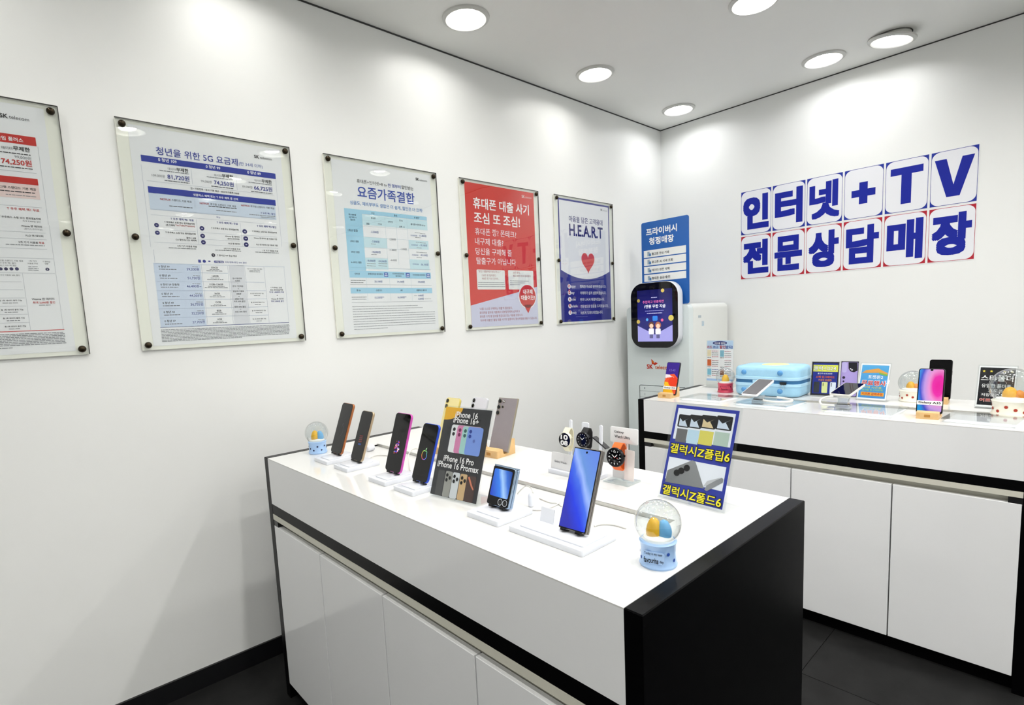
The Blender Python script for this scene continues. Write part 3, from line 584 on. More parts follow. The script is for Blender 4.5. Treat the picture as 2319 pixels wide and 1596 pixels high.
# ---- H.E.A.R.T poster
navysheet = mat('navy_poster_sheet', '262a8c', 0.5, spec=0.3, noise=(5, 0.02))
r, Ms, Ml = poster(-1.230, 'acrylic framed navy and white poster with a red heart next to the corner', navysheet)
q = Print('white_field', r, Ms, (1240, 430, 5.15), M_local=Ml)
yl = q.p(172, 935)[1]; yr = q.p(745, 950)[1]; ym = q.p(490, 1040)[1]; yt = .765 - .011; ye = (yl + yr) / 2; hx = .259 - .010
arc = [(hx * (1 - 2 * k / 24), ye + (ym - ye) * (1 - (1 - 2 * k / 24) ** 2)) for k in range(25)]
q.lpoly([(-hx, yt), *arc[::-1], (hx, yt)], 'f0f0f4')
q = Print('headline', r, Ms, (1240, 430, 5.15), M_local=Ml)
q.T('마음을 담은 고객응대', 250, 368, 640, 408, '23237a', .02).T('H.E.A.R.T', 256, 528, 642, 566, '1c1c6e', .04, 2, h=q.p(262, 400)[1] - q.p(262, 530)[1])
q.T('SK', 617, 243, 638, 245, DK, .03).T('telecom', 643, 248, 692, 253, GR)
q = Print('heart', r, Ms, (1240, 430, 5.15), M_local=Ml)
cx_, cy_ = q.p(472, 838); sw_ = (q.p(548, 838)[0] - q.p(397, 838)[0]) / 2
heart = [(cx_ + sw_ * math.sin(t) ** 3, cy_ + sw_ * 1.02 * (13 * math.cos(t) - 5 * math.cos(2 * t) - 2 * math.cos(3 * t) - math.cos(4 * t)) / 15) for t in [2 * math.pi * k / 48 for k in range(48)]]
q.lpoly(heart[::-1], 'd64646', 3)
q = Print('promises', r, Ms, (1240, 430, 5.15), M_local=Ml)
for k, (L_, w_, u_, ko, u0, v0, u1, v1) in enumerate((('H', 'appy', 327, '행복한 미소로 맞이하겠습니다.', 378, 1141, 682, 1142), ('E', 'asy', 313, '이해하기 쉽게 설명하겠습니다.', 382, 1216, 683, 1215), ('A', 'ctive', 328, '먼저 나서서 해결하겠습니다.', 382, 1293, 665, 1290), ('R', 'eliable', 350, '전문성으로 믿음을 드리겠습니다.', 385, 1371, 707, 1366), ('T', 'imely', 338, '바르게 도와드리겠습니다.', 387, 1447, 645, 1441))):
    v = v0 - 17; u = 252 + k * 3
    q.disc(u, v, 20, 'f2f2f6', 2, 27).T(L_, u - 9, v + 12, u + 9, v + 12, 'd03a3a', .04, 3).T(w_, u + 22, v0 - 3, u_, v0 - 3, 'f0f0f6', .02).T(ko, u0, v0, u1, v1, 'f4f4fa', .02).line(362, v - 25, 362, v + 18, '8084c0', .0008)

# ================================================================== LETTER SHEETS ON THE RIGHT WALL
BLUE = '0e2098'
for row, (word, border, zt, cname) in enumerate((('인터넷+TV', '1b2f96', 2.117, 'navy'), ('전문상담매장', 'b01f30', 1.825, 'red'))):
    for k, ch in enumerate(word):
        x0 = 0.591 + 0.2013 * k; w, h = 0.1985, 0.288
        M = frame((x0 + w / 2, 0.0, zt - h), (1, 0, 0), (0, 0, 1))
        r = thing('letter_sheet', '%s cornered letter sheet, %s from the room corner in the %s row' % (cname, ORD[k], ('upper', 'lower')[row]), 'wall sign', M, group='letter sheets on the wall')
        MB().box(-w / 2, w / 2, 0, h, 0.0006, 0.0012).build('sheet', paper, r, smooth=False)
        q = Print('corner_border', r, M, z=0.0013)
        q.lpoly([(-.0955, .004), (.0955, .004), (.0955, h - .004), (-.0955, h - .004)], border, 0).lpoly(rr(.187, h - .013, .036, 7, 0, h / 2), 'edeef3', 1)
        q = Print('character', r, M, z=0.0013)
        def up(*pts): return [(x_, h / 2 + y_) for x_, y_ in pts]
        if ch == '+': q.lpoly(up((-.021, .061), (-.021, .020), (-.059, .020), (-.059, -.020), (-.021, -.020), (-.021, -.061), (.021, -.061), (.021, -.020), (.059, -.020), (.059, .020), (.021, .020), (.021, .061)), BLUE, 2)
        elif ch == 'T': q.lpoly(up((-.073, .098), (-.073, .060), (-.023, .060), (-.023, -.098), (.023, -.098), (.023, .060), (.073, .060), (.073, .098)), BLUE, 2)
        elif ch == 'V': q.lpoly(up((-.081, .098), (-.027, -.098), (.027, -.098), (.081, .098), (.032, .098), (0, -.038), (-.032, .098)), BLUE, 2)
        else: q.fit(ch, 0, h / 2, .164, .218, BLUE, {'넷': .072, '매': .08, '문': .085, '담': .085}.get(ch, .092), 2)
# ================================================================== KIOSK IN THE CORNER
KX0, KX1, KY0, KY1, KH = 0.055, 0.512, -0.562, -0.025, 1.392
kiosk_w = mat('kiosk_white', 'e8eae6', 0.35, noise=(3, .01)); kiosk_f = mat('kiosk_front_mint_white', 'dfe8e8', 0.22, noise=(3, .01))
kr = thing('service_kiosk', 'tall white phone service kiosk with tablet screen standing in the corner', 'kiosk', loc=((KX0 + KX1) / 2, KY0, 0))
kw = KX1 - KX0
def xz(a, b, d): return (a, d, b)
MB().prism(rr(kw, KH, 0.035, 6, 0, KH / 2), xz, 0.055, KY1 - KY0).build('body', kiosk_w, kr)
MB().prism(rr(kw, KH - .004, 0.03, 6, 0, KH / 2 - .002), xz, 0.0, 0.0545).build('front_panel', kiosk_f, kr)
MB().prism(rr(0.42, 0.40, 0.006, 3, -.012 + .03, 0.66), xz, -0.002, 0.0).build('drawer_block', kiosk_f, kr)
KM = frame(((KX0 + KX1) / 2, KY0 - .0021, 0), (1, 0, 0), (0, 0, 1)); KL = kr.matrix_world.inverted() @ KM
q = Print('drawer_outline', kr, KM, (1410, 470, 3.627), M_local=KL)
x0, y0 = q.p(140, 1455); x1 = .2
q.stroke([(x0, .47), (x0, y0 - .006), (x0 + .006, y0), (x1, y0)], '3a4444', .004)
for k in range(5):
    y = y0 - .040 - k * .042
    q.stroke([(x0, y), (x1, y)], '66706f', .0018); q.fit(str(k + 1), x0 + .040, y + .020, .005 if k == 0 else .008, .013, '3f5a58')
KM2 = frame(((KX0 + KX1) / 2, KY0 - .0003, 0), (1, 0, 0), (0, 0, 1)); KL2 = kr.matrix_world.inverted() @ KM2
q = Print('logo', kr, KM2, (1410, 470, 3.627), M_local=KL2)
q.T('SK', 201, 1320, 248, 1324, 'c9301e', .05).T('telecom', 268, 1322, 398, 1332, 'd9622c', .03)
q.poly([(235, 1243), (256, 1262), (262, 1290), (240, 1283)], 'd6391f').poly([(256, 1284), (268, 1268), (290, 1278), (262, 1297)], 'd6391f').poly([(241, 1252), (254, 1265), (252, 1280)], 'e8a02c', 2)
SM = frame((KX1 + .0004, 0, 0), (0, 1, 0), (0, 0, 1)); SL = kr.matrix_world.inverted() @ SM
q = Print('sticker', kr, SM, (1410, 470, 3.627), M_local=SL)
for k in range(3): q.greek(620, 888 + k * 8, 645, 888 + k * 8, '9fb4c4', .003)
for k in range(5): q.greek(650, 935 + k * 9, 668, 935 + k * 9, '8fb8d4', .003)
# tablet head
hd = MB(); hw_, hh_ = 0.345, 0.425; hcx, hcz = 0.305 - (KX0 + KX1) / 2, 1.328
hd.loft([[(x, d, z) for x, z in rr(hw_ - 2 * i, hh_ - 2 * i, .088 - i, 10, hcx, hcz)] for i, d in ((.012, -.0005), (.004, -.004), (0, -.012), (0, -.060), (.002, -.066))])
head = hd.build('screen_head', plastic_w, kr)
MB().loft([[(x, d, z) for x, z in rr(hw_ - .004 - 2 * i, hh_ - .004 - 2 * i, .086 - i, 10, hcx, hcz)] for i, d in ((0, -.0661), (.001, -.068))]).build('black_bezel', black_glass, head)
TM = frame(((KX0 + KX1) / 2, KY0 - .0684, 0), (1, 0, 0), (0, 0, 1)); TL_ = kr.matrix_world.inverted() @ TM
scr = grad('kiosk_display', [(0, '1b1c5e'), (.5, '23247a'), (1, '141552')], direction=(0, 1), emit=0.35, rough=.1)
q = Print('display', head, TM, (1410, 470, 3.627), M_local=TL_)
sa, sb = q.p(119, 684), q.p(412, 1098); q.lpoly([(sa[0], sb[1]), (sb[0], sb[1]), (sb[0], sa[1]), (sa[0], sa[1])], scr)
def glow(c): return mat('lit_' + c, c, .3, emit=.5)
q.lpoly([(sa[0], sb[1]), (sb[0], sb[1]), (sb[0], sb[1] + .105), ((sa[0] + sb[0]) / 2, sb[1] + .045), (sa[0], sb[1] + .105)], glow('9a98d8'), 2)
q.T('추천하고 인증하면', 165, 787, 338, 778, glow('d86bb0'), .02, 3).T('1만원 무한 지급', 180, 826, 352, 816, glow('f4f4ff'), .03, 3)
q.greek(185, 852, 340, 846, glow('8a8ac8'), .004, 3).greek(200, 872, 328, 866, glow('c9c9ee'), .004, 3).greek(235, 742, 283, 738, glow('c9c9ee'), .004, 3)
for u, v, r_, c in ((329, 680, 14, 'cbb45a'), (131, 766, 12, 'a8964a'), (130, 938, 14, 'b8a24e'), (398, 905, 22, 'c8b85c')): q.disc(u, v, r_, glow(c), 3)
q.rect(246, 890, 288, 928, glow('2f7fd8'), 3, r=.006).disc(325, 923, 11, glow('d65a8a'), 3).disc(202, 920, 10, glow('4f9fe0'), 3)
for u, hc in ((237, '5a3a30'), (292, 'a8664a')):
    q.disc(u, 965, 24, glow(hc), 3, 28).disc(u, 972, 16, glow('eec8b0'), 4).rect(u - 22, 992, u + 22, 1040, glow('e4e4ee'), 4, r=.008).rect(u - 14, 1040, u + 14, 1072, glow('5a5a86'), 4, r=.003)
# blue privacy board on the kiosk
BM = frame((0.331, KY0 + .03, KH + .0005), (1, 0, 0), (0, 0, 1))
br = thing('sign_board', 'blue privacy store board with white strips standing on top of the kiosk', 'sign', BM)
blue_b = mat('blue_board', '0f5cae', 0.4, noise=(3, .06))
MB().rbox(0.338, 0.548, -.006, 0, 0.014, .001, 0, 0.274).build('board', blue_b, br)
q = Print('board_title', br, BM, (1410, 470, 3.627), z=.0001)
q.T('프라이버시', 195, 224, 445, 190, 'ffffff', .05).T('청정매장', 220, 298, 420, 275, 'ffffff', .05)
q = Print('strips', br, BM, (1410, 470, 3.627), z=.0001)
for k, (s_, u1) in enumerate((('중고폰 안심 거래', 380), ('중고폰 AI 시세 조회', 412), ('데이터 완전 삭제', 385), ('휴대폰 살균/충전', 390))):
    a = q.p(155, 360 + 66 * k); b = q.p(496, 372 + 69.5 * k)
    q.lpoly([(-.152, b[1]), (.150, b[1]), (.150, a[1]), (-.152, a[1])], 'f2f4f2')
    ym_ = (a[1] + b[1]) / 2
    q.lpoly([(-.125, ym_ - .015), (-.108, ym_ - .015), (-.108, ym_ + .014), (-.125, ym_ + .014)], '9fb0c0', 2).lpoly([(-.112, ym_ - .016), (-.098, ym_ - .016), (-.098, ym_ + .002), (-.112, ym_ + .002)], '4f7fb4', 3)
    c = q.p(241, 388 + 64.5 * k); d = q.p(u1, 369 + 67 * k)
    q.items.append(('t', s_, .03, c[0], d[0], ym_ - .010, None, '15171a', 2)); STRINGS.setdefault(s_, None)

# ================================================================== SNOW GLOBES
def globe(x, y, R, rb, hb, label, base_c, dot_c, lumps, dots=True, text=None):
    r = thing('snow_globe', label, 'snow globe', loc=(x, y, ZT), group='snow globes')
    bm = mat('globe_base_' + base_c, base_c, .3, coat=.3)
    MB().lathe([(rb * 1.02, 0), (rb * 1.07, hb * .08), (rb * 1.0, hb * .2), (rb * .97, hb * .55), (rb * 1.0, hb * .85), (rb * 1.06, hb * .95), (rb * .98, hb)], 40).build('base', bm, r)
    zc = hb + math.sqrt(max(R * R - (rb * .9) ** 2, 0)); n = 22; a0 = math.asin(rb * .9 / R)
    prof = [(max(R * math.sin(a0 + (math.pi - a0) * k / n), 1e-4), zc - R * math.cos(a0 + (math.pi - a0) * k / n)) for k in range(n + 1)]
    MB().lathe(prof, 48, cap0=False, cap1=True).build('glass_dome', globe_glass, r)
    MB().lathe([(rb * .88, 0), (rb * .8, hb * .1), (rb * .5, hb * .17), (.0005, hb * .2)], 28, c=(0, 0, hb)).build('snow_mound', mat('globe_snow', 'f4f4f0', .7), r)
    yaw = math.atan2(CAM.y - y, CAM.x - x)                     # lumps sit side by side as the photo shows them
    for k, (off, w_, h_, c) in enumerate(lumps):
        px, py = -math.sin(yaw) * off * R, math.cos(yaw) * off * R
        lp = [(w_ * R * math.sqrt(max(1 - t * t, 1e-4)) * (1 - .18 * t), h_ * R * (t + .5) * .66) for t in [-.5 + 1.5 * j / 9 for j in range(10)]]
        MB().lathe(lp, 20, c=(px, py, hb + hb * .1)).build('ornament', mat('ornament_' + c, c, .35, coat=.3), r)
    # flakes and dots
    fm = MB()
    for k in range(26):
        t, f = random.uniform(0, 6.28), random.uniform(.15, 1.15); s_ = R * .05
        px, py, pz = R * .86 * math.sin(f) * math.cos(t), R * .86 * math.sin(f) * math.sin(t), zc + R * .86 * math.cos(f)
        fm.add([(px + s_, py, pz), (px - s_ / 2, py + s_ * .8, pz), (px - s_ / 2, py - s_ * .8, pz), (px, py, pz + s_)], [(0, 1, 2), (0, 1, 3), (1, 2, 3), (2, 0, 3)])
    tag(fm.build('flakes', mat('flake_white', 'fbfbfb', .4), r), kind='stuff')
    if dots:
        dm = MB()
        for k in range(14):
            a = 2 * math.pi * k / 14; z = hb * (.33, .62, .46)[k % 3]
            c = Vector((math.cos(a), math.sin(a), 0)); t = Vector((-math.sin(a), math.cos(a), 0)); p0 = c * (rb * 1.008) + Vector((0, 0, z)); rd = rb * .1
            dm.add([tuple(p0 + (t * math.cos(2 * math.pi * j / 10) + Vector((0, 0, 1)) * math.sin(2 * math.pi * j / 10)) * rd) for j in range(10)], [tuple(range(10))])
        dm.build('polka_dots', ink(dot_c), r, smooth=False)
    if text:
        fx, fy = CAM.x - x, CAM.y - y; l = math.hypot(fx, fy); fx, fy = fx / l, fy / l
        ang = text[1]; ca, sa_ = math.cos(ang), math.sin(ang); fx, fy = fx * ca - fy * sa_, fx * sa_ + fy * ca
        M = frame((x + fx * rb * 1.03, y + fy * rb * 1.03, ZT + hb * .5), (-fy, fx, 0), (0, 0, 1))
        MB().rbox(rb * 1.2, hb * .46, -.0012, 0, hb * .12, 0).build('label_plate', mat('globe_base_' + base_c, base_c), r, r.matrix_world.inverted() @ M)
        q = Print('lettering', r, M, M_local=r.matrix_world.inverted() @ M)
        q.fit(text[0][0], -rb * .02, hb * .14, rb * 1.0, hb * .13, '2d3448', .01).fit(text[0][1], -rb * .14, -hb * .10, rb * .82, hb * .22, '16161c', .02).fit(text[0][2], rb * .45, -hb * .12, rb * .22, hb * .13, '2d3448', .01)
    return r
YB = [(-.16, .34, .86, 'e8b21c'), (.26, .33, .78, '6aaee0')]
globe(1.742, -2.981, .0400, .0305, .046, 'snow globe on a light blue dotted base at the table corner beside the black panel', 'a4c6f0', '2a4fa8', YB, text=(('Today is my new', 'favourite', 'day'), -.25))
globe(0.384, -2.992, .0400, .0305, .044, 'snow globe on a light blue dotted base beside the copper phone stand', 'a4c6f0', '222a50', YB)
YO = [(-.12, .32, .62, 'ecae20'), (.24, .26, .45, 'e08a2c')]
globe(0.922, -0.945, .0475, .0375, .05, 'snow globe on a raspberry red base in front of the card leaflet', 'd03a58', '7a1c34', [(0, .4, .85, 'f0b81e')], text=(('Today is', 'Favourite', 'day'), .0))
globe(1.712, -0.862, .0520, .046, .050, 'snow globe on a cream base with red dots behind the pink screen phone', 'f0ecdc', 'a83a2a', YO)
globe(2.046, -1.062, .0690, .057, .058, 'snow globe on a cream red dotted base before the black sign', 'f0ecdc', 'a83a2a', YO)

# ================================================================== PHONES AND STANDS
def phone(name, label, M, w, L, t, r, frame_m, face_m=black_glass, group=None, back=False, cams=None, inset=.0016, cat='phone', buttons=True):
    o = thing(name, label, cat, M, group=group)
    body = MB().rbox(w, L, -t, 0, r, min(t * .3, .0022), 0, L / 2, 8).build('body', frame_m, o)
    MB().rbox(w - 2 * inset, L - 2 * inset, 0.00002, 0.0006, max(r - inset, .0005), 0, 0, L / 2, 8).build('back_glass' if back else 'front_glass', face_m, o)
    if back: MB().rbox(w - 2 * inset, L - 2 * inset, -t - .0005, -t - .00002, max(r - inset, .0005), 0, 0, L / 2, 8).build('front_glass', black_glass, o)
    if buttons:
        for y0, y1 in ((.62, .72), (.42, .49)):
            MB().box(w / 2 - .0003, w / 2 + .0006, L * y0, L * y1, -t * .62, -t * .38).build('side_button', frame_m, o, smooth=False)
    for cx_, cy_, cr in (cams or []):
        cm = MB().lathe([(cr, 0), (cr, .0018), (cr * .85, .0024)], 20, c=(cx_, cy_, .0006)).build('camera_lens', lens_m, o)
        MB().lathe([(cr * 1.14, 0), (cr * 1.14, .0014), (cr * 1.0, .0016)], 20, c=(cx_, cy_, .0006), cap0=False, cap1=False).build('lens_ring', frame_m, cm)
    return o
def base_stand(label, x, y, w, d, M, post_h=.08, post_w=.03, t=.009, clips=(-.018, .018), group='white phone stands'):
    o = thing('phone_stand', label, 'phone stand', loc=(x, y, ZT), group=group); inv = o.matrix_world.inverted()
    MB().rbox(w, d, 0, .0125, .004, .0012).build('base_plate', plastic_w, o)
    MB().rbox(w - .028, d - .03, .0125, .0155, .004, .0005, .006, -.002).build('raised_pad', plastic_w, o)
    MB().box(-post_w / 2, post_w / 2, -.010, post_h, -t - .007, -t - .0015).build('back_post', plastic_w, o, inv @ M, smooth=False)
    for cx_ in clips:
        c = MB(); c.box(cx_ - .006, cx_ + .006, -.0035, -.0008, -t - .002, .003); c.box(cx_ - .006, cx_ + .006, -.0035, .002, .0012, .003)
        c.build('holder_clip', black_pl, o, inv @ M, smooth=False)
    return o
copper = mat('copper_frame', 'b5734a', .28, .8); champ = mat('champagne_frame', 'b9a68a', .28, .8)
pinkf = mat('pink_frame', 'cf58b4', .3, .45); bluef = mat('blue_frame', '2f53cf', .3, .45); silverf = mat('silver_frame', '9fb4cc', .25, .8); greyf = mat('graphite_frame', '8a8580', .3, .8)
zp = ZT + .0225
M1 = tilted(.5395, -3.000, zp, 0, 20.6); M2 = tilted(.6885, -3.005, zp, 0, 20.6); M3 = tilted(.901, -3.003, zp, 1.5, 18.5); M4 = tilted(1.0425, -3.008, zp, 0, 20)
p1 = phone('smartphone', 'copper edged phone with a dark screen beside the blue snow globe', M1, .0770, .1735, .0085, .0115, copper)
p2 = phone('smartphone', 'champagne edged phone with a dark screen and tiny red and blue logo', M2, .0706, .1605, .0085, .0115, champ)
p3 = phone('smartphone', 'magenta pink edged phone with a sparkling apple on its black screen', M3, .0785, .1718, .0080, .0115, pinkf)
p4 = phone('smartphone', 'cobalt blue edged phone with a rainbow apple outline on its black screen', M4, .0718, .1575, .0080, .0110, bluef)
def apple_path(cx_, cy_, s_):
    pts = []
    for k in range(41):
        a = math.pi / 2 + 2 * math.pi * k / 40; rad = 1.0
        d = abs((a - math.pi / 2 + math.pi) % (2 * math.pi) - math.pi); rad -= .20 * math.exp(-(d / .28) ** 2)
        b_ = abs((a + math.pi / 2 + math.pi) % (2 * math.pi) - math.pi); rad -= .10 * math.exp(-(b_ / .3) ** 2)
        c_ = abs((a - 0.25 + math.pi) % (2 * math.pi) - math.pi); rad -= .22 * math.exp(-(c_ / .38) ** 2)
        sh = 1 - .13 * max(0, -math.sin(a))
        pts.append((cx_ + s_ * rad * math.cos(a) * .95 * sh, cy_ + s_ * rad * math.sin(a) * 1.05))
    return pts
def leaf_path(cx_, cy_, s_): return [(cx_ + s_ * x, cy_ + s_ * y) for x, y in ((.02, 1.08), (.1, 1.45), (.42, 1.72), (.36, 1.36), (.02, 1.08))]
q = Print('display', p4, M4, z=.0006); A = apple_path(0, .0715, .0125); cols = ['7fd06a', 'c8d04a', 'e0a03a', 'e0605a', 'c85ab0', '8a6ae0', '5a7ae8', '5ab0e8', '62c8b0', '7fd06a']
for k in range(40): q.stroke(A[k:k + 2], glow(cols[k // 4]), .0016)
q.lpoly(leaf_path(0, .0705, .0125), glow('9fd89a'))
q = Print('display', p3, M3, z=.0006)
for k in range(60):
    a, d = random.uniform(0, 6.28), .0125 * math.sqrt(random.random()); c = random.choice(['c83a5a', 'e8b0c0', '5a4ac8', 'e8d8c0', '3a4ae0', 'a83a3a']); s_ = random.uniform(.001, .0028)
    x_, y_ = d * math.cos(a), .070 + d * math.sin(a) * (1.0 if k % 3 else 1.7)
    q.lpoly([(x_ - s_, y_ - s_ * .6), (x_ + s_, y_ - s_ * .8), (x_ + s_ * .7, y_ + s_), (x_ - s_ * .5, y_ + s_)], glow(c), 1 + k * .02)
q = Print('display', p2, M2, z=.0006)
for k in range(4): q.stroke([(-.010, .078 - k * .006), (.010, .080 - k * .006)], mat('dim_red', '7a2a2a', .4, emit=.2), .0022)
q.stroke([(-.008, .052), (.010, .053)], mat('dim_blue', '2a4a8a', .4, emit=.2), .005)
q = Print('display', p1, M1, z=.0006); A = apple_path(0, .078, .017); q.stroke(A[22:39], mat('dim_grey', '6a6a70', .4, emit=.15), .0007).stroke(leaf_path(.0, .078, .015)[:4], mat('dim_grey'), .0007)
base_stand('white stand holding the copper edged phone', .5405, -2.998, .095, .116, M1)
base_stand('white stand holding the champagne edged phone', .6805, -2.998, .090, .116, M2)
base_stand('white stand holding the magenta pink phone', .9005, -3.000, .092, .112, M3)
base_stand('white stand holding the cobalt blue phone', 1.0355, -3.000, .093, .112, M4)
# folded flip phone
MF = tilted(1.350, -3.007, ZT + .0225, 1, 20.3)
fp = phone('flip_phone', 'small folded flip phone in pale blue with a lit square cover screen', MF, .0708, .0905, .0075, .006, silverf)
MB().rbox(.0708, .0905, -.0160, -.0085, .006, .002, 0, .04525).build('rear_half', silverf, fp)
MB().box(-.034, .034, .0895, .0925, -.0155, -.001).build('hinge', silverf, fp, smooth=False)
q = Print('cover_display', fp, MF, z=.0006); q.lpoly(rr(.058, .062, .004, 5, 0, .052), grad('flip_display', [(.2, '1c3fae'), (.5, '2f6fd0'), (.62, '8fb4e0'), (.8, '2f62c0'), (1, '0f2a70')], direction=(.75, .35), emit=.35, noise=.12))
for cx_ in (.010, .025):
    MB().lathe([(.0068, 0), (.0068, .0012), (.0058, .0016)], 20, c=(cx_, .0115, .0006)).build('camera_lens', lens_m, fp)
    q.stroke([(cx_ + .0068 * math.cos(a / 16 * 6.2832), .0115 + .0068 * math.sin(a / 16 * 6.2832)) for a in range(17)], 'dfe6ee', .0009, 8)
base_stand('white stand holding the folded flip phone', 1.3500, -2.999, .105, .110, MF, post_h=.06, t=.016)
# fold phone
MD = tilted(1.5685, -3.008, ZT + .0225, 3, 22.6)
fd = phone('fold_phone', 'tall folded book style phone with a bright blue cover screen', MD, .0668, .1655, .0058, .0022, greyf)
MB().rbox(.0668, .1655, -.0122, -.0064, .0022, .001, 0, .08275).build('rear_half', greyf, fd)
q = Print('cover_display', fd, MD, z=.0006); q.lpoly(rr(.0612, .1585, .002, 4, -.0004, .08275), grad('fold_display', [(.25, '2a2f9e'), (.42, '2338c8'), (.55, '3f62d0'), (.64, '8aa4e0'), (.72, '5f86c8'), (1, '5a78d0')], direction=(.45, .65), emit=.35, noise=.15))
q.disc(0, .1565, .0022, '050507', 2)
so = base_stand('wide white stand holding the tall folded phone with a small price card slot', 1.531, -2.998, .195, .108, MD, t=.0125, post_h=.1, clips=(-.02, .016))
MB().rbox(.036, .030, -.003, 0, .001, 0, 0, .015).build('price_card_holder', plastic_w, so, Matrix.Translation((-.043, .004, .0155)) @ tilted(0, 0, 0, 0, 14))

# wooden stands with dummy phones
WP = [(0, 0), (.090, 0), (.090, .050), (.072, .050), (.053, .009), (.032, .009), (.027, .027), (0, .024)]
def wooden_stand(label, x, y, w, yaw=0, group='wooden phone stands'):
    o = thing('wooden_stand', label, 'phone stand', flat(x, y, ZT, yaw), group=group)
    MB().prism(WP, lambda a, b, d: (d, a, b), -w / 2, w / 2).build('block', wood, o, smooth=False)
    q_ = Matrix.Translation((0, -.0002, 0))
    MB().prism(rr(.018, .010, .002, 3, 0, .012), lambda a, b, d: (a, d, b), -.0004, 0).build('burnt_mark', mat('burnt_wood', 'b07c34', .6), o)
    return o
wooden_stand('light wooden stand under the grey back phone', .938, -2.664, .076, 6)
wooden_stand('light wooden stand under the yellow phone', .745, -2.742, .072, 3)
wooden_stand('light wooden stand under the pale silver phone', .822, -2.686, .072, 3)
wooden_stand('light wooden stand under the phone with orange and yellow wallpaper', .760, -1.288, .072, 0)
wooden_stand('light wooden stand under the pink screen phone', 1.836, -1.293, .066, 2)
wooden_stand('light wooden stand under the black dummy phone behind the pink screen phone', 1.806, -0.905, .066, 4)
MG = tilted(.942, -2.626, ZT + .0145, 7.6, 22); s24 = mat('grey_titanium_back', '8f888b', .35, noise=(30, .04))
phone('smartphone', 'grey back of a phone with five round lenses in a wooden stand', MG, .0815, .180, .0088, .002, mat('titanium_frame', 'a39a88', .3, .6), s24, back=True,
      cams=[(-.031, .167, .0072), (-.031, .147, .0072), (-.031, .127, .0072), (-.0145, .167, .0042), (-.0145, .148, .0042)], buttons=False)
MY = tilted(.741, -2.702, ZT + .0145, 3, 21); yel = mat('pale_yellow_back', 'efe2a2', .25)
phone('smartphone', 'pale yellow back of a phone half hidden behind the black sign', MY, .0738, .1755, .0085, .011, mat('yellow_frame', 'd6c468', .3, .4), yel, back=True, cams=[(-.025, .163, .0070), (-.025, .144, .0070)])
MW = tilted(.821, -2.646, ZT + .0145, 3, 21)
phone('smartphone', 'pale silver back of a phone half hidden behind the black sign', MW, .0762, .1755, .0085, .011, mat('white_alu_frame', 'd4d6da', .3, .4), mat('pale_silver_back', 'dcdce2', .25), back=True, cams=[(-.026, .163, .0070), (-.026, .144, .0070)])
MA = tilted(.763, -1.246, ZT + .0145, -1.5, 17.8)
pa = phone('smartphone', 'dummy phone with purple, orange and yellow wallpaper showing the time', MA, .0775, .1715, .0085, .007, black_pl)
q = Print('display', pa, MA, z=.0006)
q.lpoly(rr(.0715, .1655, .005, 5, 0, .0858), '38208c').lpoly([(-.0357, .004), (.0357, .004), (.0357, .088), (.012, .110), (-.0357, .100)], 'e8562a', 2)
q.lpoly([(-.0357, .004), (.025, .004), (-.005, .062), (-.0357, .066)], 'f0b81c', 3).disc(.012, .068, .026, 'e23a1c', 4).lpoly([(-.0357, .086), (.004, .092), (-.012, .104), (-.0357, .106)], 'efe4ec', 5)
q.stroke([(-.004 + .034 * math.cos(a / 20 * 6.28), .062 + .034 * math.sin(a / 20 * 6.28)) for a in range(3, 14)], 'f4d8c8', .0014, 6).fit('12:45', 0, .128, .034, .011, '8f7fd0', 0, 7)
q = Print('name_label', pa, MA, z=.0006); q.lpoly([(-.0375, .026), (.0375, .026), (.0375, .042), (-.0375, .042)], 'f4f4f2', 8).fit('Galaxy A15', 0, .0335, .066, .010, '141414', .04, 9)
M35 = tilted(1.8335, -1.250, ZT + .0145, 1.7, 13)
pb = phone('smartphone', 'dummy phone with a pink and blue swirling wallpaper and white name label', M35, .0791, .1700, .0085, .0085, black_pl)
q = Print('display', pb, M35, z=.0006); q.lpoly(rr(.0715, .160, .005, 5, 0, .087), grad('a35_display', [(0, 'd0148c'), (.22, 'd82aa0'), (.36, 'd88ac8'), (.52, 'b090d8'), (.66, '3a4ac0'), (.8, '1f8ad0')], center=(.78, .60), emit=0, noise=.1))
q.disc(0, .1645, .0042, '050507', 2)
q = Print('name_label', pb, M35, z=.0006); q.lpoly([(-.0375, .032), (.0375, .032), (.0375, .048), (-.0375, .048)], 'f4f4f2', 3).fit('Galaxy A35', 0, .040, .066, .0105, '141414', .04, 4)
M35b = tilted(1.803, -0.864, ZT + .0145, 4, 15)
phone('smartphone', 'plain black dummy phone standing behind the pink screen phone', M35b, .0770, .172, .0085, .009, black_pl)
# ================================================================== SIGNS IN CLEAR STANDS
def sign(label, M, w, L, sheet_m, foot=.05, back=.0, name='sign_stand', cat='sign', margin=.003, lift=0.0, group=None):
    o = thing(name, label, cat, M, group=group); inv = M.inverted()
    MB().box(-w / 2 + margin, w / 2 - margin, margin, L - margin, -.0010, -.0004).build('sheet', sheet_m, o, smooth=False)
    MB().box(-w / 2, w / 2, -lift, L, .0010, .0028).build('front_pane', acr, o, smooth=False)
    MB().box(-w / 2, w / 2, -lift, L, -.0040, -.0022).build('rear_pane', acr, o, smooth=False)
    a = M.col[0].to_3d(); p = M.translation; yaw = math.degrees(math.atan2(a.y, a.x))
    Mf = flat(p.x, p.y, ZT, yaw)
    MB().box(-w / 2, w / 2, -back, foot, 0, .0026).build('foot', acr, o, inv @ Mf, smooth=False)
    return o
Mi = tilted(1.190, -3.012, ZT + .0045, 8.2, 20.0)
s1 = sign('black phone price sign headed iPhone 16 in a clear stand', Mi, .1630, .2335, mat('black_sheet', '2a2a2f', .45), foot=.075)
CA = (600, 860, 3.5136)
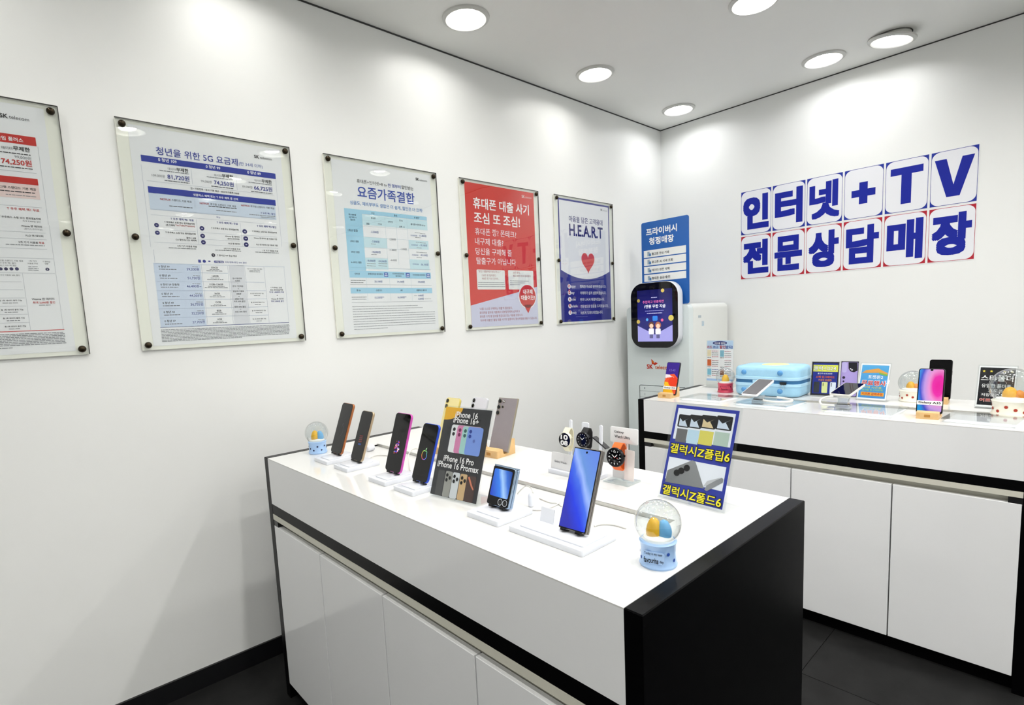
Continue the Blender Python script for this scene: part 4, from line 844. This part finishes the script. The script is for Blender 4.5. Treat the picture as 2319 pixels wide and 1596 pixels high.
q = Print('pictures', s1, Mi, CA, z=-.0003)
tl, tr, bl = q.p(1440, 210), q.p(1578, 222), q.p(1424, 315)
hx_, hy_ = .0785, .2305
arcp = [(-hx_, hy_)] + [(-hx_, bl[1])] + [(-hx_ + (tr[0] + hx_) * math.sin(a), bl[1] + (hy_ - bl[1]) * (1 - math.cos(a))) for a in [math.pi / 2 * k / 8 for k in range(1, 9)]]
q.lpoly(arcp, grad('yellow_corner', [(0, 'f4cc1e'), (.25, 'f0b41c')], direction=(.6, .2), rough=.5))
br_ = q.p(1704, 612)
for k, (u, v, c, cc) in enumerate(((1452, 345, '35363c', '2a2b30'), (1492, 353, 'eceef0', '17181c'), (1537, 360, 'd987b4', '7a2a58'), (1580, 367, 'a9d5cf', '3f6a68'), (1622, 372, '7c9be4', '27409a'))):
    a = q.p(u, v); bx = br_[0] if k == 4 else br_[0] - .006
    by = br_[1] + (.0 if k else .006)
    q.lpoly(rr(bx - a[0], a[1] - by, .006, 5, (bx + a[0]) / 2, (a[1] + by) / 2), c, 1 + k * .5)
    for dy in (.012, .024): q.disc(0, 0, 0.001, cc); q.items.pop(); q.lpoly([(a[0] + .010 + .0048 * math.cos(t * .5236), a[1] - dy + .0048 * math.sin(t * .5236)) for t in range(12)], cc, 1.2 + k * .5)
ap = q.p(1665, 488); q.lpoly(apple_path(ap[0], ap[1], .0042), '5f73b8', 5)
yb_ = .0035
for k, (u, v, c, w_) in enumerate(((1385, 712, '4a4a4c', .024), (1443, 722, '9a9a94', .024), (1500, 733, 'd4d8dc', .024), (1560, 745, 'cfae80', .023), (1612, 760, '4a3430', .030))):
    a = q.p(u, v); q.lpoly(rr(w_, a[1] - yb_, .004, 4, a[0] + w_ / 2, (a[1] + yb_) / 2), grad('pro_back_%d' % k, [(0, c), (.6, c), (1, 'e6e4de' if 0 < k < 4 else c)], direction=(0, 1), rough=.5), 1 + k * .3)
    if 0 < k < 4:
        for ox_, oy_ in ((.007, .010), (.007, .022), (.017, .016)): q.lpoly([(a[0] + ox_ + .0042 * math.cos(t * .6283), a[1] - oy_ + .0046 * math.sin(t * .6283)) for t in range(10)], '0f0f12', 4)
q.poly([(1618, 775), (1632, 770), (1650, 840), (1663, 875), (1655, 880), (1640, 850)], 'c87a60', 5)
q = Print('lettering', s1, Mi, CA, z=-.0003)
for s_, u0, v0, u1, v1 in (('iPhone 16', 1517, 296, 1694, 312), ('iPhone 16+', 1502, 340, 1700, 358), ('iPhone 16 Pro', 1423, 645, 1662, 678), ('iPhone 16 Promax', 1376, 684, 1698, 745)): q.T(s_, u0, v0, u1, v1, 'f4f4f4', .03, 7, h=.0145)
# blue sign for the folding phones
M2s = tilted(1.6375, -2.678, ZT + .0040, -4.6, 19.6)
s2 = sign('blue and white sign with yellow lettering and pictures of folding phones', M2s, .1700, .2310, mat('blue_sheet', '1c2f9e', .45), foot=.07, margin=.006)
CW = (1220, 880, 2.955)
q = Print('pictures', s2, M2s, CW, z=-.0003)
a, b = q.p(937, 128), q.p(1303, 398); q.lpoly([(-.072, b[1]), (.072, b[1]), (.072, a[1]), (-.072, a[1])], 'e9edf6')
for (u0, v0, u1, v1), (s0, t0, s1_, t1), c in (((946, 170, 1000, 262), (930, 264, 975, 362), '6a6a6c'), ((1020, 172, 1080, 270), (1008, 272, 1055, 374), 'bcd8ea'), ((1100, 174, 1176, 274), (1086, 278, 1150, 384), 'd8cf62'), ((1201, 178, 1283, 284), (1186, 286, 1262, 392), 'b4c8bc')):
    a, b = q.p(u0, v0), q.p(u1, v1); q.lpoly(rr(b[0] - a[0] + .003, a[1] - b[1], .003, 4, (a[0] + b[0]) / 2, (a[1] + b[1]) / 2), '1a1a1e', 2)
    x_, y_, w_, h_ = (a[0] + b[0]) / 2, (a[1] + b[1]) / 2, b[0] - a[0], a[1] - b[1]
    q.lpoly([(x_ - w_ * .42, y_ - h_ * .42), (x_ + w_ * .42, y_ - h_ * .42), (x_ + w_ * .1, y_ + h_ * .05), (x_ + w_ * .4, y_ + h_ * .25), (x_ - w_ * .1, y_ - h_ * .05), (x_ - w_ * .4, y_ + h_ * .2)], 'c9d6e6' if c != 'd8cf62' else 'd8c49a', 3)
    c0, d0 = q.p(s0, t0), q.p(s1_, t1); q.lpoly([(a[0], d0[1]), (b[0], d0[1]), (b[0], c0[1]), (a[0], c0[1])], c, 2)
a, b = q.p(868, 452), q.p(1240, 690); q.lpoly([(-.072, b[1]), (.072, b[1]), (.072, a[1]), (-.072, a[1])], 'e9edf6')
fg = grad('fold_back_grey', [(0, '77797c'), (1, 'a8aaac')], direction=(.3, .8), rough=.5)
q.poly([(862, 545), (1030, 478), (1050, 490), (1105, 668), (846, 622)], fg, 2).poly([(1108, 676), (1128, 640), (1226, 596), (1237, 606), (1232, 628), (1125, 686)], '8f9194', 3).poly([(1100, 655), (1128, 618), (1222, 594), (1130, 645)], 'c0c2c6', 3.4)
for u, v in ((925, 562), (955, 549), (992, 531)): q.disc(u, v, 21, '111114', 4, 22)
q = Print('lettering', s2, M2s, CW, z=-.0003)
for s_, u0, v0, u1, v1 in (('갤럭시Z플립6', 878, 424, 1278, 480), ('갤럭시Z폴드6', 826, 700, 1220, 782)):
    a, b = q.p(u0, v0), q.p(u1, v1); y_ = (a[1] + b[1]) / 2 + .0085; cx_ = (a[0] + b[0]) / 2; w_ = b[0] - a[0]
    q.fit(s_, cx_, y_, w_ + .004, .0265, '0c0c18', .075, 5).fit(s_, cx_, y_, w_, .023, 'f0e430', .025, 6)

# ---- on the counter: leaflet, promo cards, signs
Ml_ = tilted(.807, -.772, ZT + .030, -1.2, 2.0)
lf = sign('tall white card discount leaflet with coloured cards behind the red based globe', Ml_, .160, .238, paper, foot=.03, back=.055, lift=.027, name='leaflet_stand', cat='leaflet')
CU = (1590, 750, 8.589)
q = Print('leaflet_print', lf, Ml_, CU, z=-.0003)
a = q.p(80, 172); b = q.p(620, 345); q.lpoly([(-.076, b[1]), (.076, b[1]), (.076, .234), (-.076, .234)], 'bcd6f0').lpoly([(-.076, .004), (.076, .004), (.076, .016), (-.076, .016)], 'a8c8ee')
q.disc(345, 228, 142, '1c2a78', 2, 38).T('카드를 알려!', 245, 250, 452, 250, 'f4f4fa', .03, 3).T('카드', 98, 332, 200, 330, 'b02a3a', .05, 3).T('쓰고', 215, 332, 318, 330, '1f3f9a', .05, 3).T('할인', 342, 332, 455, 332, 'b02a3a', .05, 3).T('받자!', 462, 334, 592, 334, '1f3f9a', .05, 3)
for k, (u, v, c) in enumerate(((103, 362, 'e8dcb8'), (350, 370, '7fb8cc'), (103, 545, 'd2601f'), (350, 552, 'f0f0f0'), (103, 722, '7fc0d6'), (350, 730, '8a4a2a'))):
    q.rect(u, v, u + 75, v + 125, c, 2, r=.001).greek(u, v + 150, u + 72, v + 152, '2a2a2e', .003)
    for j, cc in enumerate(('b04a58', '44464c', '44464c', 'b04a58')): q.greek(u + 86, v + 25 + j * 37, u + 215, v + 27 + j * 37, cc if k < 4 or j else '4a5aa8', .0028)
Mb = tilted(1.379, -.908, ZT + .004, 4.7, 11.5)
bk = sign('black and blue promotional card with yellow band and three phone pictures', Mb, .119, .1680, mat('black_card', '101018', .4), foot=.05)
CV = (1820, 790, 8.282)
q = Print('card_print', bk, Mb, CV, z=-.0003)
q.lpoly([(-.050, .012), (.052, .012), (.052, .158), (-.050, .158)], '1b2c8e').lpoly([(-.050, .118), (.053, .118), (.053, .150), (-.050, .150)], 'e4ea5a', 2)
q.fit('갤럭시S24', -.002, .134, .096, .024, '16161a', .06, 3).fit('갤럭시S24', -.002, .134, .094, .021, 'f8f8f4', .02, 4).fit('출고가 618,200원', 0, .1085, .060, .0075, 'eef0fa', .02, 3)
q.fit('스펙 업그레이드', .002, .092, .078, .0115, 'd8622a', .05, 3).fit('가성비 보급폰!', .002, .0775, .056, .0105, 'e08a3a', .04, 3)
for k, c in enumerate(('35383e', 'dce29a', 'dfe6f2')):
    q.lpoly(rr(.024, .052, .003, 4, -.032 + k * .034, .042), c, 3)
    for j in range(3): q.lpoly([(-.038 + k * .034 + .0022 * math.cos(t * .7854), .062 - j * .006 + .0022 * math.sin(t * .7854)) for t in range(8)], '1a1b1e', 4)
Mp = tilted(1.472, -.880, ZT + .004, 3.7, 11.4)
pc = sign('phone shaped promotional card in lilac and black beside the blue sign with clouds', Mp, .0720, .168, mat('black_card'), foot=.05, margin=.001, name='promo_card', cat='card')
q = Print('card_print', pc, Mp, None, z=-.0003)
lil = 'b8a4e4'
q.lpoly(rr(.066, .160, .006, 5, 0, .084), lil).lpoly([(-.006, .163), (.030, .163), (.032, .124), (.018, .116), (.004, .120), (-.004, .132)], '120e1c', 2).lpoly(rr(.020, .050, .010, 5, -.021, .138), 'c9bdf0', 2)
for x_, y_, r_ in ((.004, .132, .0028), (.010, .127, .0034), (-.021, .090, .006), (-.021, .072, .004)): q.disc(x_, y_, r_, 'f4f0fa' if y_ > .12 else '2a1c3c', 3)
Mk = tilted(1.577, -.940, ZT + .0040, -5.3, 17.8)
pk = sign('sky blue sign with white and red lettering in a white border', Mk, .1185, .1705, paper, foot=.045)
q = Print('sign_print', pk, Mk, CV, z=-.0003)
sky = grad('sky_print', [(0, '2f86cc'), (1, '4aa8e0')], direction=(0, 1), rough=.5)
q.lpoly([(-.052, .010), (.052, .010), (.052, .160), (-.052, .160)], sky)
q.lpoly([(-.05, .122), (-.035, .136), (-.015, .140), (.012, .146), (.03, .136), (.05, .126), (.05, .116), (.02, .126), (-.02, .124)], 'e2a04a', 2).lpoly([(.016, .128), (.05, .120), (.05, .112), (.02, .120)], '7fb84a', 3)
q.fit('포켓몬2', .006, .106, .058, .017, 'f8faff', .03, 3).fit('무료행사', .002, .078, .098, .026, 'f6eeee', .085, 3).fit('무료행사', .002, .078, .094, .022, 'c8342c', .04, 4)
q.fit('구매 사은품', 0, .058, .070, .0095, 'd4d860', .02, 3).fit('행사중 및 스타트팩', 0, .046, .080, .0095, '9fd06a', .02, 3)
q.lpoly([(-.042, .020), (.046, .020), (.046, .036), (-.042, .036)], 'e8a82c', 3).fit('키즈폰 강력추천', .002, .028, .080, .0125, 'c03a1c', .05, 4)
Mt = tilted(1.985, -.950, ZT + .0040, -4.0, 15.1)
st = sign('black sign in a white frame with four yellow stars above white lettering', Mt, .1160, .170, paper, foot=.045)
q = Print('sign_print', st, Mt, None, z=-.0003)
q.lpoly([(-.0515, .011), (.0515, .011), (.0515, .161), (-.0515, .161)], '16161c')
for x_ in (-.040, -.018, .020, .042): q.lpoly([(x_ + (.0055 if k % 2 == 0 else .0023) * math.sin(k * math.pi / 5), .146 + (.0055 if k % 2 == 0 else .0023) * math.cos(k * math.pi / 5)) for k in range(10)], 'e8d44a', 2)
q.fit('스타폴더', 0, .119, .094, .024, 'f4f4f4', .03, 2).fit('유일한 폴더폰', 0, .088, .086, .0155, 'eeeeee', .02, 2).fit('효도폰', 0, .069, .044, .0125, 'eeeeee', .02, 2).fit('저장공간 넉넉', 0, .052, .084, .0125, 'eeeeee', .02, 2).fit('어르신 특가', 0, .031, .090, .0145, 'f0e8e8', .08, 2).fit('어르신 특가', 0, .031, .088, .013, 'd8442c', .03, 3)

# ================================================================== CLEAR HOLDERS AND PHONES LYING ON THE COUNTER
def holder(label, x, y, w, d, yaw, tint):
    o = thing('acrylic_holder', label, 'acrylic holder', flat(x, y, ZT, yaw), group='flat clear holders')
    MB().box(-w / 2 + .006, w / 2 - .006, -d / 2 + .006, d / 2 - .006, 0.0002, .0010).build('insert_sheet', mat('insert_' + tint, tint, .5, noise=(25, .03)), o, smooth=False)
    MB().rbox(w, d, .0105, .0125, .002, 0, n=2).build('upper_plate', acr, o, smooth=False)
    for sx in (-1, 1):
        for sy in (-1, 1): MB().lathe([(.004, 0), (.004, .0105)], 12, c=(sx * (w / 2 - .008), sy * (d / 2 - .008), 0)).build('spacer', acr, o)
    for sy in (-1, 1): MB().box(-w / 2, w / 2, sy * (d / 2 - .001) - .001, sy * (d / 2 - .001) + .001, .0, .0104).build('edge_lip', acr, o, smooth=False)
    return o
holder('flat clear holder with a pale print beside the wooden stand of the orange wallpaper phone', .963, -1.212, .215, .190, -4, 'f4f6f8')
holder('flat clear holder with a light blue print in front of the blue case', 1.258, -1.232, .235, .205, -4, 'e2ecf5')
holder('flat clear holder with a pale print in front of the sky blue sign', 1.622, -1.215, .240, .235, -2, 'f0f4f8')
holder('flat clear holder with a grey print in front of the black star sign', 1.985, -1.232, .200, .190, -4, 'e9ecf1')
def lying_phone(label, slabel, M, w, L, case_m, bx, by, bh, glass=black_glass):
    o = phone('smartphone', label, M, w, L, .0095, .010, case_m, glass, inset=.004, buttons=False)
    a = M.col[0].to_3d(); yaw = math.degrees(math.atan2(a.y, a.x))
    s_ = thing('clear_phone_stand', slabel, 'phone stand', flat(bx, by, ZT + .0127, yaw))
    MB().rbox(.052, .040, 0, .010, .006, .001).build('puck', stand_clear, s_)
    MB().rbox(.044, .032, .010, .012, .006, 0).build('black_pad', black_pl, s_)
    MB().loft([[(x * k_, y * k_ + dy, z) for x, y in rr(.040, .030, .004)] for k_, z, dy in ((1, .012, 0), (.92, bh * .6, .002), (1.05, bh, .006))]).build('block', stand_clear, s_)
    return o
Mx1 = tilted(1.186, -1.286, ZT + .0475, -8.8, 69); Mx2 = tilted(1.521, -1.186, ZT + .058, -7.4, 78)
lying_phone('white cased phone with a plain grey screen in front of the blue case', 'clear block stand under the white cased phone', Mx1, .0783, .1563, mat('white_case', 'f2f2f4', .3), 1.218, -1.250, .030, mat('grey_screen', '58565a', .25))
lying_phone('pale cased phone with a dark screen before the sky blue sign', 'clear block stand under the pale cased phone', Mx2, .0825, .1560, mat('pale_case', 'e6e4dc', .3), 1.548, -1.222, .038)
def cable(label, pts, r=.0016, lift=None, m=rubber_w, name='charging_cable', grp='white charging cables'):
    P = [Vector(p) for p in pts]; Q = []
    for i in range(len(P) - 1):                                   # Catmull-Rom
        p0, p1_, p2_, p3_ = P[max(i - 1, 0)], P[i], P[i + 1], P[min(i + 2, len(P) - 1)]
        for k in range(8):
            t = k / 8; Q.append(.5 * ((2 * p1_) + (p2_ - p0) * t + (2 * p0 - 5 * p1_ + 4 * p2_ - p3_) * t * t + (3 * p1_ - p0 - 3 * p2_ + p3_) * t ** 3))
    Q.append(P[-1])
    return tag(MB().tube(Q, r, 8).build(name, m), label, 'cable', grp)
Z = ZT + .0022
cable('thick white cable coiled beside the white cased phone on the counter', [(1.235, -1.255, ZT + .020), (1.285, -1.262, ZT + .018), (1.335, -1.235, ZT + .018), (1.340, -1.195, ZT + .020), (1.300, -1.170, ZT + .022), (1.268, -1.178, ZT + .026)], .0055)
cable('thick white cable looping down from the pale cased phone', [(1.500, -1.190, ZT + .048), (1.478, -1.205, ZT + .046), (1.462, -1.225, ZT + .034), (1.472, -1.245, ZT + .020), (1.500, -1.250, ZT + .019), (1.520, -1.245, ZT + .019)], .0042)
T_ = lambda u, v, dz=0: tuple(H(u, v, 2, Z + dz))
cable('thin white cable behind the champagne phone stand', [T_(828, 1043), T_(848, 1032), T_(873, 1031), T_(893, 1037)])
cable('thin white cable arching up between the pink and blue phones', [T_(929, 1066), T_(926, 1048, .006), T_(925, 1030, .020), T_(934, 1018, .024), T_(946, 1016, .014), T_(958, 1022, .002)])
cable('thin white cable arching into the plug behind the flip phone', [T_(1172, 1118), T_(1181, 1108, .012), T_(1192, 1100, .022), T_(1203, 1105, .026), T_(1207, 1116, .030)])
cable('thin white cable running from the plug toward the tall folded phone', [T_(1206, 1154), T_(1228, 1154), T_(1251, 1147), T_(1268, 1138)])
cable('thin white cable lying behind the wide stand of the tall folded phone', [T_(1346, 1191), T_(1361, 1187), T_(1389, 1188), T_(1418, 1196)])
cable('thin white cable tucked along the channel behind the flip phone', [T_(1222, 1128), T_(1245, 1137), T_(1262, 1139), T_(1272, 1146)])
b0 = H(1203, 1147, 2, ZT)
tag(MB().lathe([(.0045, 0), (.0068, .003), (.0068, .026), (.0045, .032), (.002, .034)], 18, c=tuple(b0)).build('cable_plug', plastic_w), 'white barrel plug standing behind the flip phone', 'plug')
b1 = H(838, 1014, 2, ZT + .0115)
tag(MB().lathe([(.010, -.014), (.0112, -.012), (.0112, .010), (.009, .013), (.004, .0135)], 20, c=tuple(b1), axis='y').build('cable_reel', plastic_w), 'white round cable reel lying behind the champagne phone', 'cable reel')

# ================================================================== BLUE CASE
cb = mat('light_blue_shell', '9ccbe6', .45, noise=(60, .03), bump=(300, .15)); cb2 = mat('pale_blue_rim', 'aed8f0', .35); cb3 = mat('zip_tape_blue', '2f6a9a', .7); stud = mat('blue_stud', '4f93cc', .35, coat=.3)
sx0, sx1, sy0, sy1 = .992, 1.302, -1.012, -.802; sw, sd, scx, scy = sx1 - sx0, sy1 - sy0, (sx0 + sx1) / 2, (sy0 + sy1) / 2
cs = thing('travel_case', 'light blue hard shell case lying flat with round blue studs and a zip', 'case', loc=(scx, scy, ZT))
def shell(z0, z1, top):
    st = [(.012, z0), (.003, z0 + .008), (0, z0 + .02), (0, z1)] if not top else [(0, z0), (0, z1 - .022), (.003, z1 - .012), (.010, z1 - .004), (.022, z1)]
    return MB().loft([[(x, y, z) for x, y in rr(sw - 2 * i, sd - 2 * i, .045 - i, 8)] for i, z in st])
shell(.002, .050, False).build('lower_shell', cb, cs)
shell(.098, .150, True).build('upper_shell', cb, cs)
for z0, z1 in ((.050, .066), (.082, .098)):
    MB().loft([[(x, y, z) for x, y in rr(sw + 2 * i, sd + 2 * i, .045 + i, 8)] for i, z in ((0, z0), (.003, z0 + .002), (.003, z1 - .002), (0, z1))]).build('rim', cb2, cs)
MB().loft([[(x, y, z) for x, y in rr(sw - .002, sd - .002, .044, 8)] for z in (.066, .082)]).build('zip_tape', cb3, cs)
MB().box(-.055, .045, -sd / 2 - .002, -sd / 2 + .004, .0665, .0815).build('latch_plate', cb2, cs, smooth=False)
for x_ in (1.048, 1.221):
    for z_ in (.119, .030):
        MB().lathe([(.0125, 0), (.0125, .003), (.009, .0065), (.002, .008)], 20, c=(x_ - scx, -sd / 2, z_), axis='y').build('stud', stud, cs)
zp_ = H(1774, 865, 1, sy0); MB().box(zp_.x - scx - .014, zp_.x - scx + .014, -sd / 2 - .008, -sd / 2 - .0005, .064, .076).build('zip_lock', black_pl, cs, smooth=False)
MB().tube([(zp_.x - scx - .004, -sd / 2 - .005, .064), (zp_.x - scx - .012, -sd / 2 - .006, .050), (zp_.x - scx, -sd / 2 - .006, .040), (zp_.x - scx + .010, -sd / 2 - .006, .051), (zp_.x - scx, -sd / 2 - .005, .064)], .0009, 6).build('wire_charm', chrome, cs)
MB().lathe([(.062, 0), (.060, .0012), (.0005, .0015)], 32, c=(.01, .01, .150)).build('top_patch', mat('pale_yellow_patch', 'e6dfa0', .5, noise=(20, .2)), cs)
for x_ in (-.12, .12):
    for y_ in (-.07, .07): MB().lathe([(.008, 0), (.008, .004)], 12, c=(x_, y_, -.0)).build('foot', black_pl, cs)

# ================================================================== WATCHES
wb = thing('watch_stand', 'white three post watch stand with a name card behind the tall folded phone', 'watch stand', loc=(1.285, -2.642, ZT)); W0 = wb.matrix_world.inverted()
MB().rbox(.160, .066, 0, .012, .003, .001).build('base_plate', plastic_w, wb)
Mc = tilted(1.246, -2.662, ZT + .0125, -2, 8)
MB().rbox(.084, .046, -.004, 0, .003, 0, 0, .023).build('name_card', plastic_m, wb, W0 @ Mc)
q = Print('card_lettering', wb, Mc, M_local=W0 @ Mc); q.fit('Galaxy Watch', -.006, .020, .046, .0075, '55585e')
for x_, w_, h_ in ((1.252, .0100, .138), (1.304, .0240, .136), (1.357, .0100, .134)):
    MB().rbox(w_, h_, -.005, 0, .0045, .001, 0, h_ / 2).build('post', plastic_w, wb, W0 @ tilted(x_, -2.634, ZT + .0125, 0, 4))
def watch(label, M, rc, strap_m, case_m, half_w, face, loop, bezel_m=None):
    o = thing('smartwatch', label, 'watch', M)
    MB().lathe([(rc * .9, -.011), (rc, -.008), (rc, -.002), (rc * .93, 0)], 32).build('case', case_m, o)
    MB().lathe([(rc * .90, 0), (rc * .90, .0005), (.0003, .0006)], 32).build('dial', black_glass, o)
    if bezel_m: MB().lathe([(rc * .80, .0006), (rc * .84, .0022), (rc * 1.0, .0016), (rc * 1.04, -.003)], 32, cap0=False, cap1=False).build('bezel', bezel_m, o)
    MB().ribbon(loop, half_w, .0028).build('strap', strap_m, o)
    MB().box(rc - .0005, rc + .0025, .004, .009, -.007, -.004).build('crown', case_m, o, smooth=False)
    q = Print('watch_face', o, M, z=.0008); face(q, rc); return o
def loop(rc, d, s_):
    up = [(rc * .86, -.005), (rc * 1.15, -.3 * d), (rc * 1.42 * s_, -.52 * d), (rc * 1.36 * s_, -.75 * d), (rc * .95, -.95 * d), (0, -d)]
    return up + [(-y_, z_) for y_, z_ in up[-2::-1]]
def digital(q, rc):
    for s_, x_, y_ in (('10', 0, rc * .36), ('08', 0, -rc * .38)): q.fit(s_, x_, y_, rc * 1.15, rc * .62, 'f2f2f2', .06)
def analogue(red):
    def f(q, rc):
        for k in range(12):
            a = k * math.pi / 6; q.stroke([(rc * .66 * math.cos(a), rc * .66 * math.sin(a)), (rc * .78 * math.cos(a), rc * .78 * math.sin(a))], 'd8d8dc', rc * .07)
        q.stroke([(0, 0), (rc * .45 * math.cos(.8), rc * .45 * math.sin(.8))], 'f4f4f4', rc * .07, 2).stroke([(0, 0), (-rc * .32, rc * .26)], 'f4f4f4', rc * .07, 2)
        if red:
            q.disc(0, 0, rc * .06, 'd0453a', 3); q.stroke([(rc * .25, -.05 * rc), (rc * .36, 0)], 'd0453a', rc * .06, 2)
            q.fit('12', 0, rc * .62, rc * .26, rc * .2, 'e8e8e8', .02).fit('6', 0, -rc * .62, rc * .16, rc * .2, 'e8e8e8', .02)
            for s_, x_ in (('3', .62), ('9', -.62)): q.fit(s_, x_ * rc, 0, rc * .15, rc * .18, 'e8e8e8', .02)
            for x_, y_ in ((-.4, -.1), (.4, -.12), (0, -.38)): q.stroke([(rc * x_ - rc * .1, rc * y_), (rc * x_ + rc * .1, rc * y_)], 'b0b0b8', rc * .05)
    return f
cream = mat('cream_strap', 'ebe6cc', .55); blk_s = mat('black_strap', '17171a', .5); orange = mat('orange_strap', 'ee6a1c', .5, noise=(60, .04))
watch('cream strap watch with big white digits on the white watch stand', frame(H(1278.3, 996, 1, -2.670), (1, .05, 0), (0, .08, 1)), .0215, cream, mat('cream_case', 'e2ddc8', .3, .4), .0095, digital, loop(.0215, .030, 1.05))
watch('black strap analogue watch on the white watch stand', frame(H(1319, 995.5, 1, -2.670), (1, 0, 0), (.05, .08, 1)), .0205, blk_s, mat('black_case', '1c1c20', .25, .6), .0095, analogue(False), loop(.0205, .030, 1.05), mat('black_case'))
us = thing('watch_stand', 'white display board headed Galaxy Watch Ultra holding the orange watch', 'watch stand', loc=(1.417, -2.618, ZT)); U0 = us.matrix_world.inverted()
MB().rbox(.078, .062, 0, .004, .003, .0005).build('base_plate', acr_block, us)
Mu = tilted(1.422, -2.618, ZT + .0042, 0, 3)
MB().rbox(.046, .102, -.005, 0, .004, .001, -.012, .054).build('board', plastic_m, us, U0 @ Mu)
Mh = tilted(1.430, -2.6265, ZT + .1065, 0, 4)
MB().rbox(.084, .041, -.004, 0, .004, .001, 0, .0205).build('header_card', plastic_m, us, U0 @ Mh)
q = Print('header_lettering', us, Mh, M_local=U0 @ Mh); q.fit('Galaxy', -.014, .028, .030, .0075, '1c1c20', .01).fit('Watch Ultra', -.004, .0165, .047, .0075, '1c1c20', .01)
MB().rbox(.031, .078, -.0015, 0, .003, 0, 0, .039).build('milky_flap', frost, us, U0 @ tilted(1.4625, -2.654, ZT + .020, -8, 4))
watch('large orange strap watch with a black dial on the white display board', frame(H(1392.3, 1035.5, 1, -2.668), (1, .02, 0), (0, .06, 1)), .0245, orange, mat('black_case'), .0125, analogue(True), loop(.0245, .034, 1.0), mat('black_case'))
Ms_ = H(1362, 1003, 1, -2.62)
tag(MB().ribbon([(-.020, -.012), (-.008, -.004), (.006, .004), (.018, .011), (.024, .014)], .009, .003).build('loose_watch_strap', blk_s, M=Matrix.Translation(Ms_) @ Matrix.Rotation(math.radians(90), 4, 'Z')), 'black strap end poking out between the two watch stands', 'strap')
flush_prints()
